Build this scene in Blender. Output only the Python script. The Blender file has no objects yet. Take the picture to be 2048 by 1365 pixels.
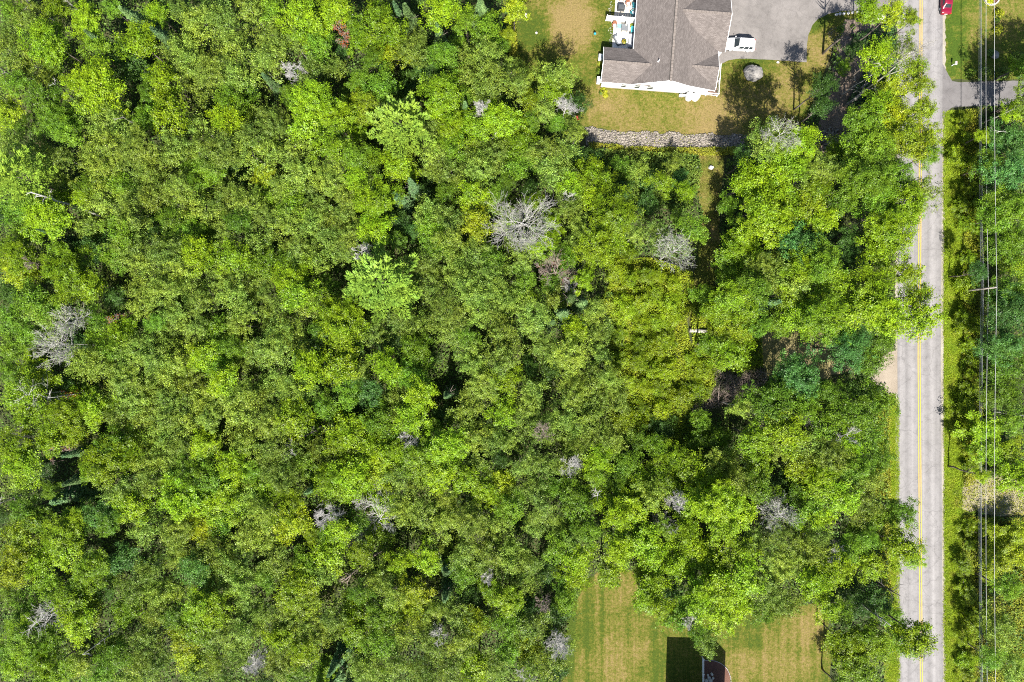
import bpy, bmesh, math, random
import numpy as np
from mathutils import Vector, Matrix

# ------------------------------------------------------------------ camera, sky, sun, exposure
S = 12.0            # photograph pixels per metre on the ground
HC = 114.0          # camera height above the ground
CX, CY = 1024.0, 682.5
SUN_EL, SUN_AZ = 50.0, 181.0      # sun stands to the south (bottom of the picture)
scene = bpy.context.scene
col = scene.collection
cam_d = bpy.data.cameras.new('camera')
cam = bpy.data.objects.new('camera', cam_d); col.objects.link(cam)
cam.location = (0, 0, HC); cam.rotation_euler = (0, 0, 0)
cam_d.sensor_fit = 'HORIZONTAL'; cam_d.sensor_width = 36.0
cam_d.lens = 36.0 * HC / (2048 / S)
cam_d.clip_start = 0.5; cam_d.clip_end = 3000
scene.camera = cam
world = bpy.data.worlds.new('World'); scene.world = world; world.use_nodes = True
wt = world.node_tree; wt.nodes.clear()
sky = wt.nodes.new('ShaderNodeTexSky'); sky.sky_type = 'NISHITA'; sky.sun_disc = False
sky.sun_elevation = math.radians(SUN_EL); sky.sun_rotation = math.radians(SUN_AZ)
bgn = wt.nodes.new('ShaderNodeBackground'); bgn.inputs['Strength'].default_value = 0.060
won = wt.nodes.new('ShaderNodeOutputWorld')
wt.links.new(sky.outputs[0], bgn.inputs[0]); wt.links.new(bgn.outputs[0], won.inputs[0])
sun_d = bpy.data.lights.new('sun', 'SUN'); sun_d.energy = 4.6; sun_d.angle = math.radians(0.5)
sun_d.color = (1.0, 0.95, 0.87)
sun = bpy.data.objects.new('sun', sun_d); col.objects.link(sun)
_a, _e = math.radians(SUN_AZ), math.radians(SUN_EL)
_sd = Vector((math.sin(_a) * math.cos(_e), math.cos(_a) * math.cos(_e), math.sin(_e)))
sun.rotation_euler = _sd.to_track_quat('Z', 'Y').to_euler()
sun.location = (0, -60, 90)
scene.view_settings.view_transform = 'Standard'; scene.view_settings.look = 'None'
scene.view_settings.exposure = 1.72; scene.view_settings.gamma = 1.0
scene.view_settings.use_curve_mapping = False
try:
    scene.cycles.use_denoising = False; scene.cycles.filter_width = 1.05; scene.cycles.max_bounces = 4; scene.cycles.diffuse_bounces = 3; scene.cycles.glossy_bounces = 2
    scene.cycles.transmission_bounces = 4; scene.cycles.transparent_max_bounces = 6
except Exception:
    pass

# ------------------------------------------------------------------ helpers
def W(px, py, h=0.0):
    """ground-plan position of something at height h that shows at photo pixel px,py"""
    k = (HC - h) / HC / S
    return ((px - CX) * k, (CY - py) * k)

def tag(o, label=None, cat=None, group=None, kind=None):
    if label: o['label'] = label
    if cat: o['category'] = cat
    if group: o['group'] = group
    if kind: o['kind'] = kind
    return o

def link(name, data, mat=None, parent=None):
    o = bpy.data.objects.new(name, data); col.objects.link(o)
    if parent is not None: o.parent = parent
    if mat is not None and data is not None:
        data.materials.clear(); data.materials.append(mat)
    return o

def empty(name, loc=(0, 0, 0), rz=0.0):
    o = bpy.data.objects.new(name, None); col.objects.link(o)
    o.location = loc; o.rotation_euler = (0, 0, rz); o.empty_display_size = 0.3
    return o

def mesh_np(name, V, F, smooth=False):
    """V (n,3), F (m,k) numpy arrays"""
    V = np.asarray(V, dtype=np.float32); F = np.asarray(F, dtype=np.int32)
    me = bpy.data.meshes.new(name)
    m, k = F.shape
    me.vertices.add(len(V)); me.vertices.foreach_set('co', V.ravel())
    me.loops.add(m * k); me.loops.foreach_set('vertex_index', F.ravel())
    me.polygons.add(m)
    me.polygons.foreach_set('loop_start', np.arange(0, m * k, k, dtype=np.int32))
    me.polygons.foreach_set('loop_total', np.full(m, k, dtype=np.int32))
    if smooth: me.polygons.foreach_set('use_smooth', np.ones(m, dtype=bool))
    me.update(calc_edges=True)
    return me

class MB:
    """collects simple solids; build() makes ONE mesh object"""
    def __init__(s): s.v = []; s.f = []
    def add(s, V, F):
        n = len(s.v); s.v += [tuple(p) for p in V]; s.f += [tuple(i + n for i in f) for f in F]; return s
    def box(s, c, d, rz=0.0, M=None):
        x, y, z = d[0] / 2, d[1] / 2, d[2] / 2
        P = [Vector((sx * x, sy * y, sz * z)) for sz in (-1, 1) for sy in (-1, 1) for sx in (-1, 1)]
        R = Matrix.Rotation(rz, 3, 'Z') if M is None else M
        P = [R @ p + Vector(c) for p in P]
        return s.add(P, [(0, 2, 3, 1), (4, 5, 7, 6), (0, 1, 5, 4), (2, 6, 7, 3), (0, 4, 6, 2), (1, 3, 7, 5)])
    def tube(s, pts, rad, n=6, cap=True):
        pts = [Vector(p) for p in pts]
        if not hasattr(rad, '__len__'): rad = [rad] * len(pts)
        V, F = [], []
        for i, p in enumerate(pts):
            a = pts[max(0, i - 1)]; b = pts[min(len(pts) - 1, i + 1)]
            d = (b - a)
            d = d.normalized() if d.length > 1e-6 else Vector((0, 0, 1))
            t = d.cross(Vector((0.3, 0.9, 0.2)))
            if t.length < 0.05: t = d.cross(Vector((1, 0, 0)))
            t.normalize(); q = d.cross(t)
            for k in range(n):
                w = 2 * math.pi * k / n
                V.append(p + (t * math.cos(w) + q * math.sin(w)) * rad[i])
        for i in range(len(pts) - 1):
            for k in range(n):
                k2 = (k + 1) % n
                F.append((i * n + k, i * n + k2, (i + 1) * n + k2, (i + 1) * n + k))
        if cap:
            F.append(tuple(range(n))[::-1]); F.append(tuple((len(pts) - 1) * n + k for k in range(n)))
        return s.add(V, F)
    def lathe(s, prof, n=16, c=(0, 0, 0)):
        V, F = [], []
        for (r, z) in prof:
            for k in range(n):
                w = 2 * math.pi * k / n
                V.append((c[0] + r * math.cos(w), c[1] + r * math.sin(w), c[2] + z))
        for i in range(len(prof) - 1):
            for k in range(n):
                k2 = (k + 1) % n
                F.append((i * n + k, i * n + k2, (i + 1) * n + k2, (i + 1) * n + k))
        F.append(tuple(range(n))[::-1]); F.append(tuple((len(prof) - 1) * n + k for k in range(n)))
        return s.add(V, F)
    def prism(s, poly, z0, z1):
        n = len(poly)
        V = [(p[0], p[1], z0) for p in poly] + [(p[0], p[1], z1) for p in poly]
        return s.add(V, [tuple(range(n))[::-1], tuple(range(n, 2 * n))] + [(i, (i + 1) % n, n + (i + 1) % n, n + i) for i in range(n)])
    def slab(s, pts, t):
        """3-D polygon given a thickness t downwards"""
        n = len(pts)
        V = [tuple(p) for p in pts] + [(p[0], p[1], p[2] - t) for p in pts]
        return s.add(V, [tuple(range(n)), tuple(range(n, 2 * n))[::-1]] + [(i, n + i, n + (i + 1) % n, (i + 1) % n) for i in range(n)])
    def mesh(s, name, smooth=False, bevel=0.0):
        me = bpy.data.meshes.new(name); me.from_pydata(s.v, [], s.f)
        bm = bmesh.new(); bm.from_mesh(me)
        bmesh.ops.recalc_face_normals(bm, faces=bm.faces)
        if bevel > 0:
            bmesh.ops.bevel(bm, geom=list(bm.edges), offset=bevel, segments=1, affect='EDGES', clamp_overlap=True)
        bm.to_mesh(me); bm.free()
        if smooth:
            for p in me.polygons: p.use_smooth = True
        return me
    def build(s, name, mat, parent=None, smooth=False, bevel=0.0):
        return link(name, s.mesh(name, smooth, bevel), mat, parent)

# ------------------------------------------------------------------ materials
def nodes(m):
    m.use_nodes = True; nt = m.node_tree; nt.nodes.clear()
    return nt, nt.nodes, nt.links
def N(nt, t, **k):
    n = nt.nodes.new(t)
    for a, b in k.items(): setattr(n, a, b)
    return n
def noise(nt, scale, detail=4, rough=0.6, coord=None, dim='3D'):
    n = N(nt, 'ShaderNodeTexNoise'); n.inputs['Scale'].default_value = scale
    n.inputs['Detail'].default_value = detail; n.inputs['Roughness'].default_value = rough
    if coord is not None: nt.links.new(coord, n.inputs['Vector'])
    return n.outputs['Fac']
def ramp(nt, fac, stops):
    r = N(nt, 'ShaderNodeValToRGB')
    el = r.color_ramp.elements
    while len(el) < len(stops): el.new(0.5)
    for e, (p, c) in zip(el, stops):
        e.position = p; e.color = (c[0], c[1], c[2], 1) if hasattr(c, '__len__') else (c, c, c, 1)
    nt.links.new(fac, r.inputs[0]); return r.outputs[0]
def mixc(nt, fac, a, b, mode='MIX'):
    m = N(nt, 'ShaderNodeMix', data_type='RGBA', blend_type=mode)
    for sock, val in ((m.inputs[0], fac), (m.inputs[6], a), (m.inputs[7], b)):
        if isinstance(val, (int, float)): sock.default_value = val
        elif isinstance(val, (tuple, list)): sock.default_value = (val[0], val[1], val[2], 1)
        else: nt.links.new(val, sock)
    return m.outputs[2]
def mathn(nt, op, a, b=None, c=None, clamp=False):
    m = N(nt, 'ShaderNodeMath', operation=op); m.use_clamp = clamp
    for i, val in enumerate((a, b, c)):
        if val is None: continue
        if isinstance(val, (int, float)): m.inputs[i].default_value = val
        else: nt.links.new(val, m.inputs[i])
    return m.outputs[0]
def finish(nt, colour, rough=0.8, spec=0.3, bump=None, bstr=0.3, bdist=0.03, metal=0.0):
    p = N(nt, 'ShaderNodeBsdfPrincipled'); o = N(nt, 'ShaderNodeOutputMaterial')
    if isinstance(colour, (tuple, list)): p.inputs['Base Color'].default_value = (*colour[:3], 1)
    else: nt.links.new(colour, p.inputs['Base Color'])
    if isinstance(rough, (int, float)): p.inputs['Roughness'].default_value = rough
    else: nt.links.new(rough, p.inputs['Roughness'])
    p.inputs['Specular IOR Level'].default_value = spec; p.inputs['Metallic'].default_value = metal
    if bump is not None:
        b = N(nt, 'ShaderNodeBump'); b.inputs['Strength'].default_value = bstr; b.inputs['Distance'].default_value = bdist
        nt.links.new(bump, b.inputs['Height']); nt.links.new(b.outputs[0], p.inputs['Normal'])
    nt.links.new(p.outputs[0], o.inputs[0]); return p
def objco(nt): return N(nt, 'ShaderNodeTexCoord').outputs['Object']
def geopos(nt): return N(nt, 'ShaderNodeNewGeometry').outputs['Position']

MATS = {}
def plain(name, c, rough=0.6, spec=0.4, var=0.12, scale=6.0, metal=0.0):
    """flat paint / plastic with slight procedural wear"""
    if name in MATS: return MATS[name]
    m = bpy.data.materials.new(name); nt, _, _ = nodes(m)
    f = noise(nt, scale, 5, 0.65, objco(nt))
    k = ramp(nt, f, [(0.25, 1 - var), (0.75, 1 + var * 0.4)])
    finish(nt, mixc(nt, 1.0, c, k, 'MULTIPLY'), rough, spec, f, 0.08, 0.01, metal)
    MATS[name] = m; return m

def leaf_material(name, trans=0.40, jitter=0.58, yellow=(1.25, 1.12, 0.6), spec=0.22):
    """colour comes from the object; every leaf differs a little"""
    m = bpy.data.materials.new(name); nt, _, L = nodes(m)
    oi = N(nt, 'ShaderNodeObjectInfo'); g = N(nt, 'ShaderNodeNewGeometry')
    rnd = g.outputs['Random Per Island']
    k = ramp(nt, rnd, [(0.0, 1 - jitter), (0.6, 1.0), (1.0, 1 + jitter * 0.7)])
    c = mixc(nt, 1.0, oi.outputs['Color'], k, 'MULTIPLY')
    nf = noise(nt, 0.35, 3, 0.6, g.outputs['Position'])
    nk = ramp(nt, nf, [(0.35, (0.82, 0.9, 1.0)), (0.65, (1.12, 1.04, 0.9))])
    c = mixc(nt, 1.0, c, nk, 'MULTIPLY')
    c = mixc(nt, 1.0, c, ramp(nt, noise(nt, 1.5, 2, 0.6, g.outputs['Position']), [(0.33, 0.72), (0.67, 1.22)]), 'MULTIPLY')
    r2 = mathn(nt, 'FRACT', mathn(nt, 'MULTIPLY', rnd, 37.7))
    sel = mathn(nt, 'GREATER_THAN', r2, 0.86)
    c = mixc(nt, mathn(nt, 'MULTIPLY', sel, 0.6), c, mixc(nt, 1.0, c, yellow, 'MULTIPLY'))
    p = N(nt, 'ShaderNodeBsdfPrincipled'); L.new(c, p.inputs['Base Color'])
    p.inputs['Roughness'].default_value = 0.42; p.inputs['Specular IOR Level'].default_value = spec
    t = N(nt, 'ShaderNodeBsdfTranslucent')
    L.new(mixc(nt, 1.0, c, (1.12, 1.18, 0.5), 'MULTIPLY'), t.inputs[0])
    mx = N(nt, 'ShaderNodeMixShader'); mx.inputs[0].default_value = trans
    o = N(nt, 'ShaderNodeOutputMaterial')
    L.new(p.outputs[0], mx.inputs[1]); L.new(t.outputs[0], mx.inputs[2]); L.new(mx.outputs[0], o.inputs[0])
    MATS[name] = m; return m
LEAF = leaf_material('broad_leaf'); NEEDLE = leaf_material('needle', 0.22, 0.4, (1.1, 1.05, 0.9), 0.08)

def stuff_leaf(name, stops, scale=0.12, trans=0.28, jitter=0.45):
    m = bpy.data.materials.new(name); nt, _, L = nodes(m)
    g = N(nt, 'ShaderNodeNewGeometry')
    k = ramp(nt, g.outputs['Random Per Island'], [(0.0, 1 - jitter), (1.0, 1 + jitter)])
    c = mixc(nt, 1.0, ramp(nt, noise(nt, scale, 5, 0.65, g.outputs['Position']), stops), k, 'MULTIPLY')
    p = N(nt, 'ShaderNodeBsdfPrincipled'); L.new(c, p.inputs['Base Color'])
    p.inputs['Roughness'].default_value = 0.6; p.inputs['Specular IOR Level'].default_value = 0.2
    t = N(nt, 'ShaderNodeBsdfTranslucent'); L.new(mixc(nt, 1.0, c, (1.2, 1.15, 0.6), 'MULTIPLY'), t.inputs[0])
    mx = N(nt, 'ShaderNodeMixShader'); mx.inputs[0].default_value = trans
    o = N(nt, 'ShaderNodeOutputMaterial')
    L.new(p.outputs[0], mx.inputs[1]); L.new(t.outputs[0], mx.inputs[2]); L.new(mx.outputs[0], o.inputs[0])
    MATS[name] = m; return m

def bark(name, c1, c2, scale=6):
    m = bpy.data.materials.new(name); nt, _, _ = nodes(m)
    co = objco(nt); mp = N(nt, 'ShaderNodeMapping'); mp.inputs['Scale'].default_value = (1, 1, 0.3)
    nt.links.new(co, mp.inputs[0])
    f = noise(nt, scale, 6, 0.7, mp.outputs[0])
    finish(nt, ramp(nt, f, [(0.3, c1), (0.7, c2)]), 0.85, 0.2, f, 0.5, 0.03)
    MATS[name] = m; return m
BARK = bark('brown_bark', (0.05, 0.04, 0.035), (0.17, 0.145, 0.12))
BIRCH = bark('pale_bark', (0.079, 0.071, 0.063), (0.332, 0.316, 0.284), 4)
DEADW = bark('grey_dead_wood', (0.190, 0.182, 0.166), (0.395, 0.383, 0.363), 5)
BROWNW = bark('brown_dead_wood', (0.118, 0.087, 0.071), (0.284, 0.229, 0.194), 5)
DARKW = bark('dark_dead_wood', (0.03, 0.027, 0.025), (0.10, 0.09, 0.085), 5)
LOGW = bark('log_wood', (0.12, 0.11, 0.10), (0.34, 0.32, 0.29), 5)

def ground_mat(name, base, spots, grain=9.0, bstr=0.6):
    """soil / gravel: base ramp stops on a large noise + fine grain"""
    m = bpy.data.materials.new(name); nt, _, _ = nodes(m); P = geopos(nt)
    big = noise(nt, 0.22, 5, 0.6, P); fine = noise(nt, grain, 4, 0.75, P)
    c = ramp(nt, big, base)
    c = mixc(nt, 1.0, c, ramp(nt, fine, spots), 'MULTIPLY')
    finish(nt, c, 0.95, 0.15, fine, bstr, 0.06); MATS[name] = m; return m

def lawn_mat(name, blobs, stripe=None, dry=(0.158, 0.118, 0.046), green=(0.065, 0.077, 0.009)):
    """mown grass; dry patches where the grass really is dry (x, y, radius, amount)"""
    m = bpy.data.materials.new(name); nt, _, L = nodes(m); P = geopos(nt)
    nw = N(nt, 'ShaderNodeTexNoise'); nw.inputs['Scale'].default_value = 0.28; nw.inputs['Detail'].default_value = 5; L.new(P, nw.inputs['Vector'])
    wa = N(nt, 'ShaderNodeVectorMath', operation='MULTIPLY_ADD'); L.new(nw.outputs['Color'], wa.inputs[0]); wa.inputs[1].default_value = (7, 7, 0); L.new(P, wa.inputs[2])
    wb = N(nt, 'ShaderNodeVectorMath', operation='SUBTRACT'); L.new(wa.outputs[0], wb.inputs[0]); wb.inputs[1].default_value = (3.5, 3.5, 0)
    acc = None
    for (x, y, r, a) in blobs:
        d = N(nt, 'ShaderNodeVectorMath', operation='DISTANCE'); L.new(wb.outputs[0], d.inputs[0]); d.inputs[1].default_value = (x, y, 0)
        mr = N(nt, 'ShaderNodeMapRange', interpolation_type='SMOOTHSTEP')
        L.new(d.outputs['Value'], mr.inputs[0])
        mr.inputs[1].default_value = r * 1.25; mr.inputs[2].default_value = r * 0.25
        mr.inputs[3].default_value = 0.0; mr.inputs[4].default_value = a * 0.8
        acc = mr.outputs[0] if acc is None else mathn(nt, 'ADD', acc, mr.outputs[0])
    n1 = noise(nt, 0.4, 7, 0.7, P); n2 = noise(nt, 1.9, 7, 0.8, P); n3 = noise(nt, 4.5, 5, 0.9, P)
    f = mathn(nt, 'ADD', mathn(nt, 'MULTIPLY', n1, 1.1), mathn(nt, 'MULTIPLY', n2, 2.8))
    f = mathn(nt, 'ADD', f, -1.64)
    if acc is not None: f = mathn(nt, 'ADD', f, acc)
    if stripe:
        mp = N(nt, 'ShaderNodeMapping'); mp.inputs['Scale'].default_value = (0.75, 0.022, 1); L.new(P, mp.inputs[0])
        f = mathn(nt, 'ADD', f, mathn(nt, 'MULTIPLY', mathn(nt, 'SUBTRACT', noise(nt, 1.0, 4, 0.6, mp.outputs[0]), 0.5), 1.7))
        sx = N(nt, 'ShaderNodeSeparateXYZ'); L.new(P, sx.inputs[0])
        f = mathn(nt, 'ADD', f, mathn(nt, 'MULTIPLY', mathn(nt, 'SINE', mathn(nt, 'ADD', mathn(nt, 'MULTIPLY', sx.outputs[0], 3.6), mathn(nt, 'MULTIPLY', n1, 2.0))), 0.05))
    c = ramp(nt, f, [(0.05, (green[0] * .60, green[1] * .78, green[2] * .8)), (0.3, green), (0.62, ((green[0] + dry[0]) / 2, (green[1] + dry[1]) / 2, dry[2] * .5)), (1.0, dry)])
    c = mixc(nt, 1.0, c, ramp(nt, n3, [(0.30, 0.36), (0.5, 1.0), (0.70, 1.55)]), 'MULTIPLY')
    finish(nt, c, 0.95, 0.1, n3, 0.8, 0.10); MATS[name] = m; return m

def asphalt(name, c, bands=None, blotch=0.25):
    m = bpy.data.materials.new(name); nt, _, L = nodes(m); P = geopos(nt)
    big = noise(nt, 0.25, 5, 0.65, P); fine = noise(nt, 14, 3, 0.8, P)
    k = ramp(nt, big, [(0.3, 1 - blotch), (0.7, 1 + blotch * 0.6)])
    cc = mixc(nt, 1.0, c, k, 'MULTIPLY')
    cc = mixc(nt, 1.0, cc, ramp(nt, fine, [(0.3, 0.8), (0.7, 1.18)]), 'MULTIPLY')
    crk = N(nt, 'ShaderNodeTexVoronoi'); crk.feature = 'DISTANCE_TO_EDGE'; crk.inputs['Scale'].default_value = 0.3
    wv = N(nt, 'ShaderNodeTexNoise'); wv.inputs['Scale'].default_value = 0.7; wv.inputs['Detail'].default_value = 6; L.new(P, wv.inputs['Vector'])
    wadd = N(nt, 'ShaderNodeVectorMath', operation='MULTIPLY_ADD'); L.new(wv.outputs['Color'], wadd.inputs[0]); wadd.inputs[1].default_value = (2.5, 2.5, 0); L.new(P, wadd.inputs[2]); L.new(wadd.outputs[0], crk.inputs['Vector'])
    cc = mixc(nt, 1.0, cc, ramp(nt, crk.outputs['Distance'], [(0.0, 0.86), (0.02, 1.0)]), 'MULTIPLY')
    cc = mixc(nt, 1.0, cc, ramp(nt, noise(nt, 0.9, 6, 0.75, P), [(0.32, 0.80), (0.5, 1.0), (0.72, 1.10)]), 'MULTIPLY')
    if bands:
        uv = N(nt, 'ShaderNodeUVMap'); uv.uv_map = 'across'
        sx = N(nt, 'ShaderNodeSeparateXYZ'); L.new(uv.outputs[0], sx.inputs[0])
        cc = mixc(nt, 1.0, cc, ramp(nt, sx.outputs[0], bands), 'MULTIPLY')
        mp = N(nt, 'ShaderNodeMapping'); mp.inputs['Scale'].default_value = (2.2, 0.02, 1); L.new(P, mp.inputs[0])
        cc = mixc(nt, 1.0, cc, ramp(nt, noise(nt, 1.0, 3, 0.6, mp.outputs[0]), [(0.3, 0.9), (0.7, 1.08)]), 'MULTIPLY')
        cr = N(nt, 'ShaderNodeTexVoronoi'); cr.feature = 'DISTANCE_TO_EDGE'; cr.inputs['Scale'].default_value = 0.16
        mp2 = N(nt, 'ShaderNodeVectorMath', operation='ADD'); L.new(P, mp2.inputs[0])
        nv = N(nt, 'ShaderNodeTexNoise'); nv.inputs['Scale'].default_value = 0.9; L.new(P, nv.inputs['Vector'])
        L.new(nv.outputs['Color'], mp2.inputs[1]); L.new(mp2.outputs[0], cr.inputs['Vector'])
        cc = mixc(nt, 1.0, cc, ramp(nt, cr.outputs['Distance'], [(0.0, 0.78), (0.012, 1.0)]), 'MULTIPLY')
    finish(nt, cc, 0.9, 0.25, fine, 0.25, 0.02); MATS[name] = m; return m

def shingle_mat():
    m = bpy.data.materials.new('asphalt_shingle'); nt, _, L = nodes(m)
    uv = N(nt, 'ShaderNodeUVMap'); uv.uv_map = 'slope'
    b = N(nt, 'ShaderNodeTexBrick'); L.new(uv.outputs[0], b.inputs['Vector'])
    b.inputs['Color1'].default_value = (0.095, 0.082, 0.076, 1); b.inputs['Color2'].default_value = (0.147, 0.129, 0.120, 1)
    b.inputs['Mortar'].default_value = (0.073, 0.063, 0.058, 1)
    b.inputs['Scale'].default_value = 1.0; b.inputs['Mortar Size'].default_value = 0.018
    b.inputs['Brick Width'].default_value = 0.34; b.inputs['Row Height'].default_value = 0.145; b.inputs['Bias'].default_value = 0.0
    P = geopos(nt); n1 = noise(nt, 0.6, 4, 0.6, P); n2 = noise(nt, 9, 3, 0.8, P)
    c = mixc(nt, 1.0, b.outputs['Color'], ramp(nt, n1, [(0.3, 0.88), (0.7, 1.1)]), 'MULTIPLY')
    c = mixc(nt, 1.0, c, ramp(nt, n2, [(0.3, 0.85), (0.7, 1.15)]), 'MULTIPLY')
    finish(nt, c, 0.95, 0.15, b.outputs['Fac'], -0.4, 0.012); MATS['shingle'] = m; return m

def siding_mat():
    m = bpy.data.materials.new('white_siding'); nt, _, L = nodes(m); P = geopos(nt)
    sx = N(nt, 'ShaderNodeSeparateXYZ'); L.new(P, sx.inputs[0])
    saw = mathn(nt, 'FRACT', mathn(nt, 'MULTIPLY', sx.outputs[2], 1 / 0.12))
    f = noise(nt, 1.2, 4, 0.6, P)
    c = mixc(nt, 1.0, (0.80, 0.80, 0.79), ramp(nt, f, [(0.3, 0.93), (0.7, 1.0)]), 'MULTIPLY')
    finish(nt, c, 0.6, 0.3, saw, 0.4, 0.015); MATS['siding'] = m; return m

def rock_mat(name, c1, c2, scale=2.5):
    m = bpy.data.materials.new(name); nt, _, _ = nodes(m); P = geopos(nt)
    f = noise(nt, scale, 8, 0.7, P); g = N(nt, 'ShaderNodeNewGeometry')
    c = ramp(nt, f, [(0.3, c1), (0.68, c2)])
    c = mixc(nt, 1.0, c, ramp(nt, g.outputs['Random Per Island'], [(0, 0.6), (1, 1.3)]), 'MULTIPLY')
    finish(nt, c, 0.9, 0.2, f, 0.6, 0.08); MATS[name] = m; return m
# ------------------------------------------------------------------ the ground, lawns, roads
rng = random.Random(7)
def in_poly(x, y, poly):
    c = False; n = len(poly); j = n - 1
    for i in range(n):
        xi, yi = poly[i]; xj, yj = poly[j]
        if (yi > y) != (yj > y) and x < (xj - xi) * (y - yi) / (yj - yi) + xi: c = not c
        j = i
    return c
def rough_poly(pxpoly, step=1.2, jit=0.25, hard=()):
    """ground polygon in metres with a ragged edge"""
    P = [Vector(W(*p)) for p in pxpoly]; out = []
    for i, a in enumerate(P):
        b = P[(i + 1) % len(P)]; n = max(1, int((b - a).length / step))
        for k in range(n):
            q = a.lerp(b, k / n)
            if i not in hard: q = q + Vector((rng.uniform(-jit, jit), rng.uniform(-jit, jit)))
            out.append((q.x, q.y))
    return out
def sheet(name, poly, z, mat, kind='structure'):
    me = bpy.data.meshes.new(name)
    me.from_pydata([(p[0], p[1], z) for p in poly], [], [tuple(range(len(poly)))])
    bm = bmesh.new(); bm.from_mesh(me)
    bmesh.ops.triangulate(bm, faces=bm.faces, ngon_method='EAR_CLIP')
    bmesh.ops.recalc_face_normals(bm, faces=bm.faces)
    for f in bm.faces:
        if f.normal.z < 0: f.normal_flip()
    bm.to_mesh(me); bm.free()
    o = link(name, me, mat); return tag(o, kind=kind)

forest_floor = ground_mat('forest_floor', [(0.3, (0.024, 0.032, 0.012)), (0.55, (0.042, 0.050, 0.018)), (0.8, (0.075, 0.058, 0.030))], [(0.3, 0.55), (0.7, 1.35)], 5.0)
gr = sheet('ground', [(-900, -900), (900, -900), (900, 900), (-900, 900)], 0.0, forest_floor)

PX_LAWN_TOP = [(1024, -90), (1022, 100), (1045, 150), (1110, 215), (1165, 255), (1300, 270), (1470, 274), (1600, 262), (1642, 170), (1668, 90), (1690, 40), (1740, 30), (1740, -90)]
lawn_top_m = lawn_mat('house_lawn', [(*W(1150, 55), 5.5, 0.85), (*W(1115, 10), 5, 0.4), (*W(1270, 235), 7, 0.55), (*W(1400, 225), 7, 0.6), (*W(1200, 205), 3.5, 0.5), (*W(1450, 250), 6, 0.4),
                                     (*W(1060, 60), 3.5, -0.35), (*W(1200, 70), 3.5, -0.45), (*W(1550, 180), 7, 0.5), (*W(1640, 105), 5, 0.55), (*W(1625, 45), 3.0, -0.6), (*W(1520, 125), 4, -0.5), (*W(1320, 198), 6, -0.25)])
sheet('lawn', rough_poly(PX_LAWN_TOP, 1.5, 0.3), 0.012, lawn_top_m)
PX_LAWN_BOT = [(1120, 1440), (1128, 1320), (1140, 1230), (1165, 1165), (1205, 1140), (1262, 1142), (1300, 1215), (1400, 1240), (1500, 1225), (1600, 1205), (1655, 1210), (1662, 1300), (1662, 1440)]
lawn_bot_m = lawn_mat('striped_lawn', [(*W(1240, 1310), 6, 0.45), (*W(1250, 1180), 4, 0.4), (*W(1600, 1300), 7, 0.3), (*W(1500, 1330), 6, 0.45), (*W(1480, 1270), 4, -0.35), (*W(1160, 1270), 4.5, -0.3), (*W(1310, 1330), 3.5, -0.3), (*W(1620, 1245), 3.5, 0.35)], stripe=2.6)
sheet('lawn', rough_poly(PX_LAWN_BOT, 0.9, 0.45), 0.012, lawn_bot_m)
PX_LAWN_RIGHT = [(1884, -90), (1884, 128), (1900, 160), (2150, 158), (2150, -90)]
lawn_right_m = lawn_mat('roadside_lawn', [(*W(1960, 60), 6, 0.2), (*W(1914, 20), 1.6, -0.6), (*W(1914, 50), 1.6, -0.6), (*W(1914, 80), 1.6, -0.6), (*W(1914, 110), 1.6, -0.55), (*W(1914, 140), 1.6, -0.5), (*W(1895, 60), 1.2, 0.1), (*W(2030, 30), 5, 0.3)], green=(0.063, 0.085, 0.009))
sheet('lawn', rough_poly(PX_LAWN_RIGHT, 1.5, 0.1), 0.012, lawn_right_m)
dirt_m = ground_mat('bare_dirt', [(0.3, (0.085, 0.065, 0.05)), (0.6, (0.17, 0.13, 0.10)), (0.8, (0.22, 0.17, 0.125))], [(0.3, 0.6), (0.7, 1.3)], 6.0)
PX_DIRT = [(1690, 38), (1735, 38), (1780, 60), (1770, 130), (1725, 200), (1700, 300), (1640, 310), (1630, 270), (1655, 190), (1672, 110)]
sheet('dirt_slope', rough_poly(PX_DIRT, 1.0, 0.35), 0.018, dirt_m)
grass_path_m = lawn_mat('dry_grass_path', [(*W(1420, 400), 9, 0.25), (*W(1425, 460), 3, 0.5)], dry=(0.20, 0.145, 0.068))
PX_PATH = [(1375, 306), (1450, 306), (1445, 360), (1436, 430), (1440, 500), (1430, 560), (1405, 640), (1380, 660), (1375, 600), (1395, 520), (1405, 430), (1392, 370)]
sheet('grass_path', rough_poly(PX_PATH, 1.0, 0.3), 0.010, grass_path_m)
PX_SHADE = [(1520, 650), (1610, 655), (1690, 690), (1700, 740), (1640, 760), (1560, 780), (1525, 730)]
sheet('clearing', rough_poly(PX_SHADE, 1.0, 0.35), 0.010, ground_mat('clearing_soil', [(0.3, (0.10, 0.10, 0.03)), (0.6, (0.22, 0.18, 0.09)), (0.8, (0.26, 0.2, 0.12))], [(0.3, 0.6), (0.7, 1.3)], 5.0))
PX_SANDLOT = [(1905, 985), (1935, 965), (2000, 950), (2130, 985), (2130, 1030), (1990, 1030), (1910, 1015)]
sheet('sandy_track', rough_poly(PX_SANDLOT, 0.8, 0.35), 0.014, ground_mat('pale_gravel', [(0.3, (0.126, 0.118, 0.055)), (0.5, (0.213, 0.190, 0.118)), (0.75, (0.269, 0.237, 0.166))], [(0.3, 0.55), (0.7, 1.3)], 6.0))

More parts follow.
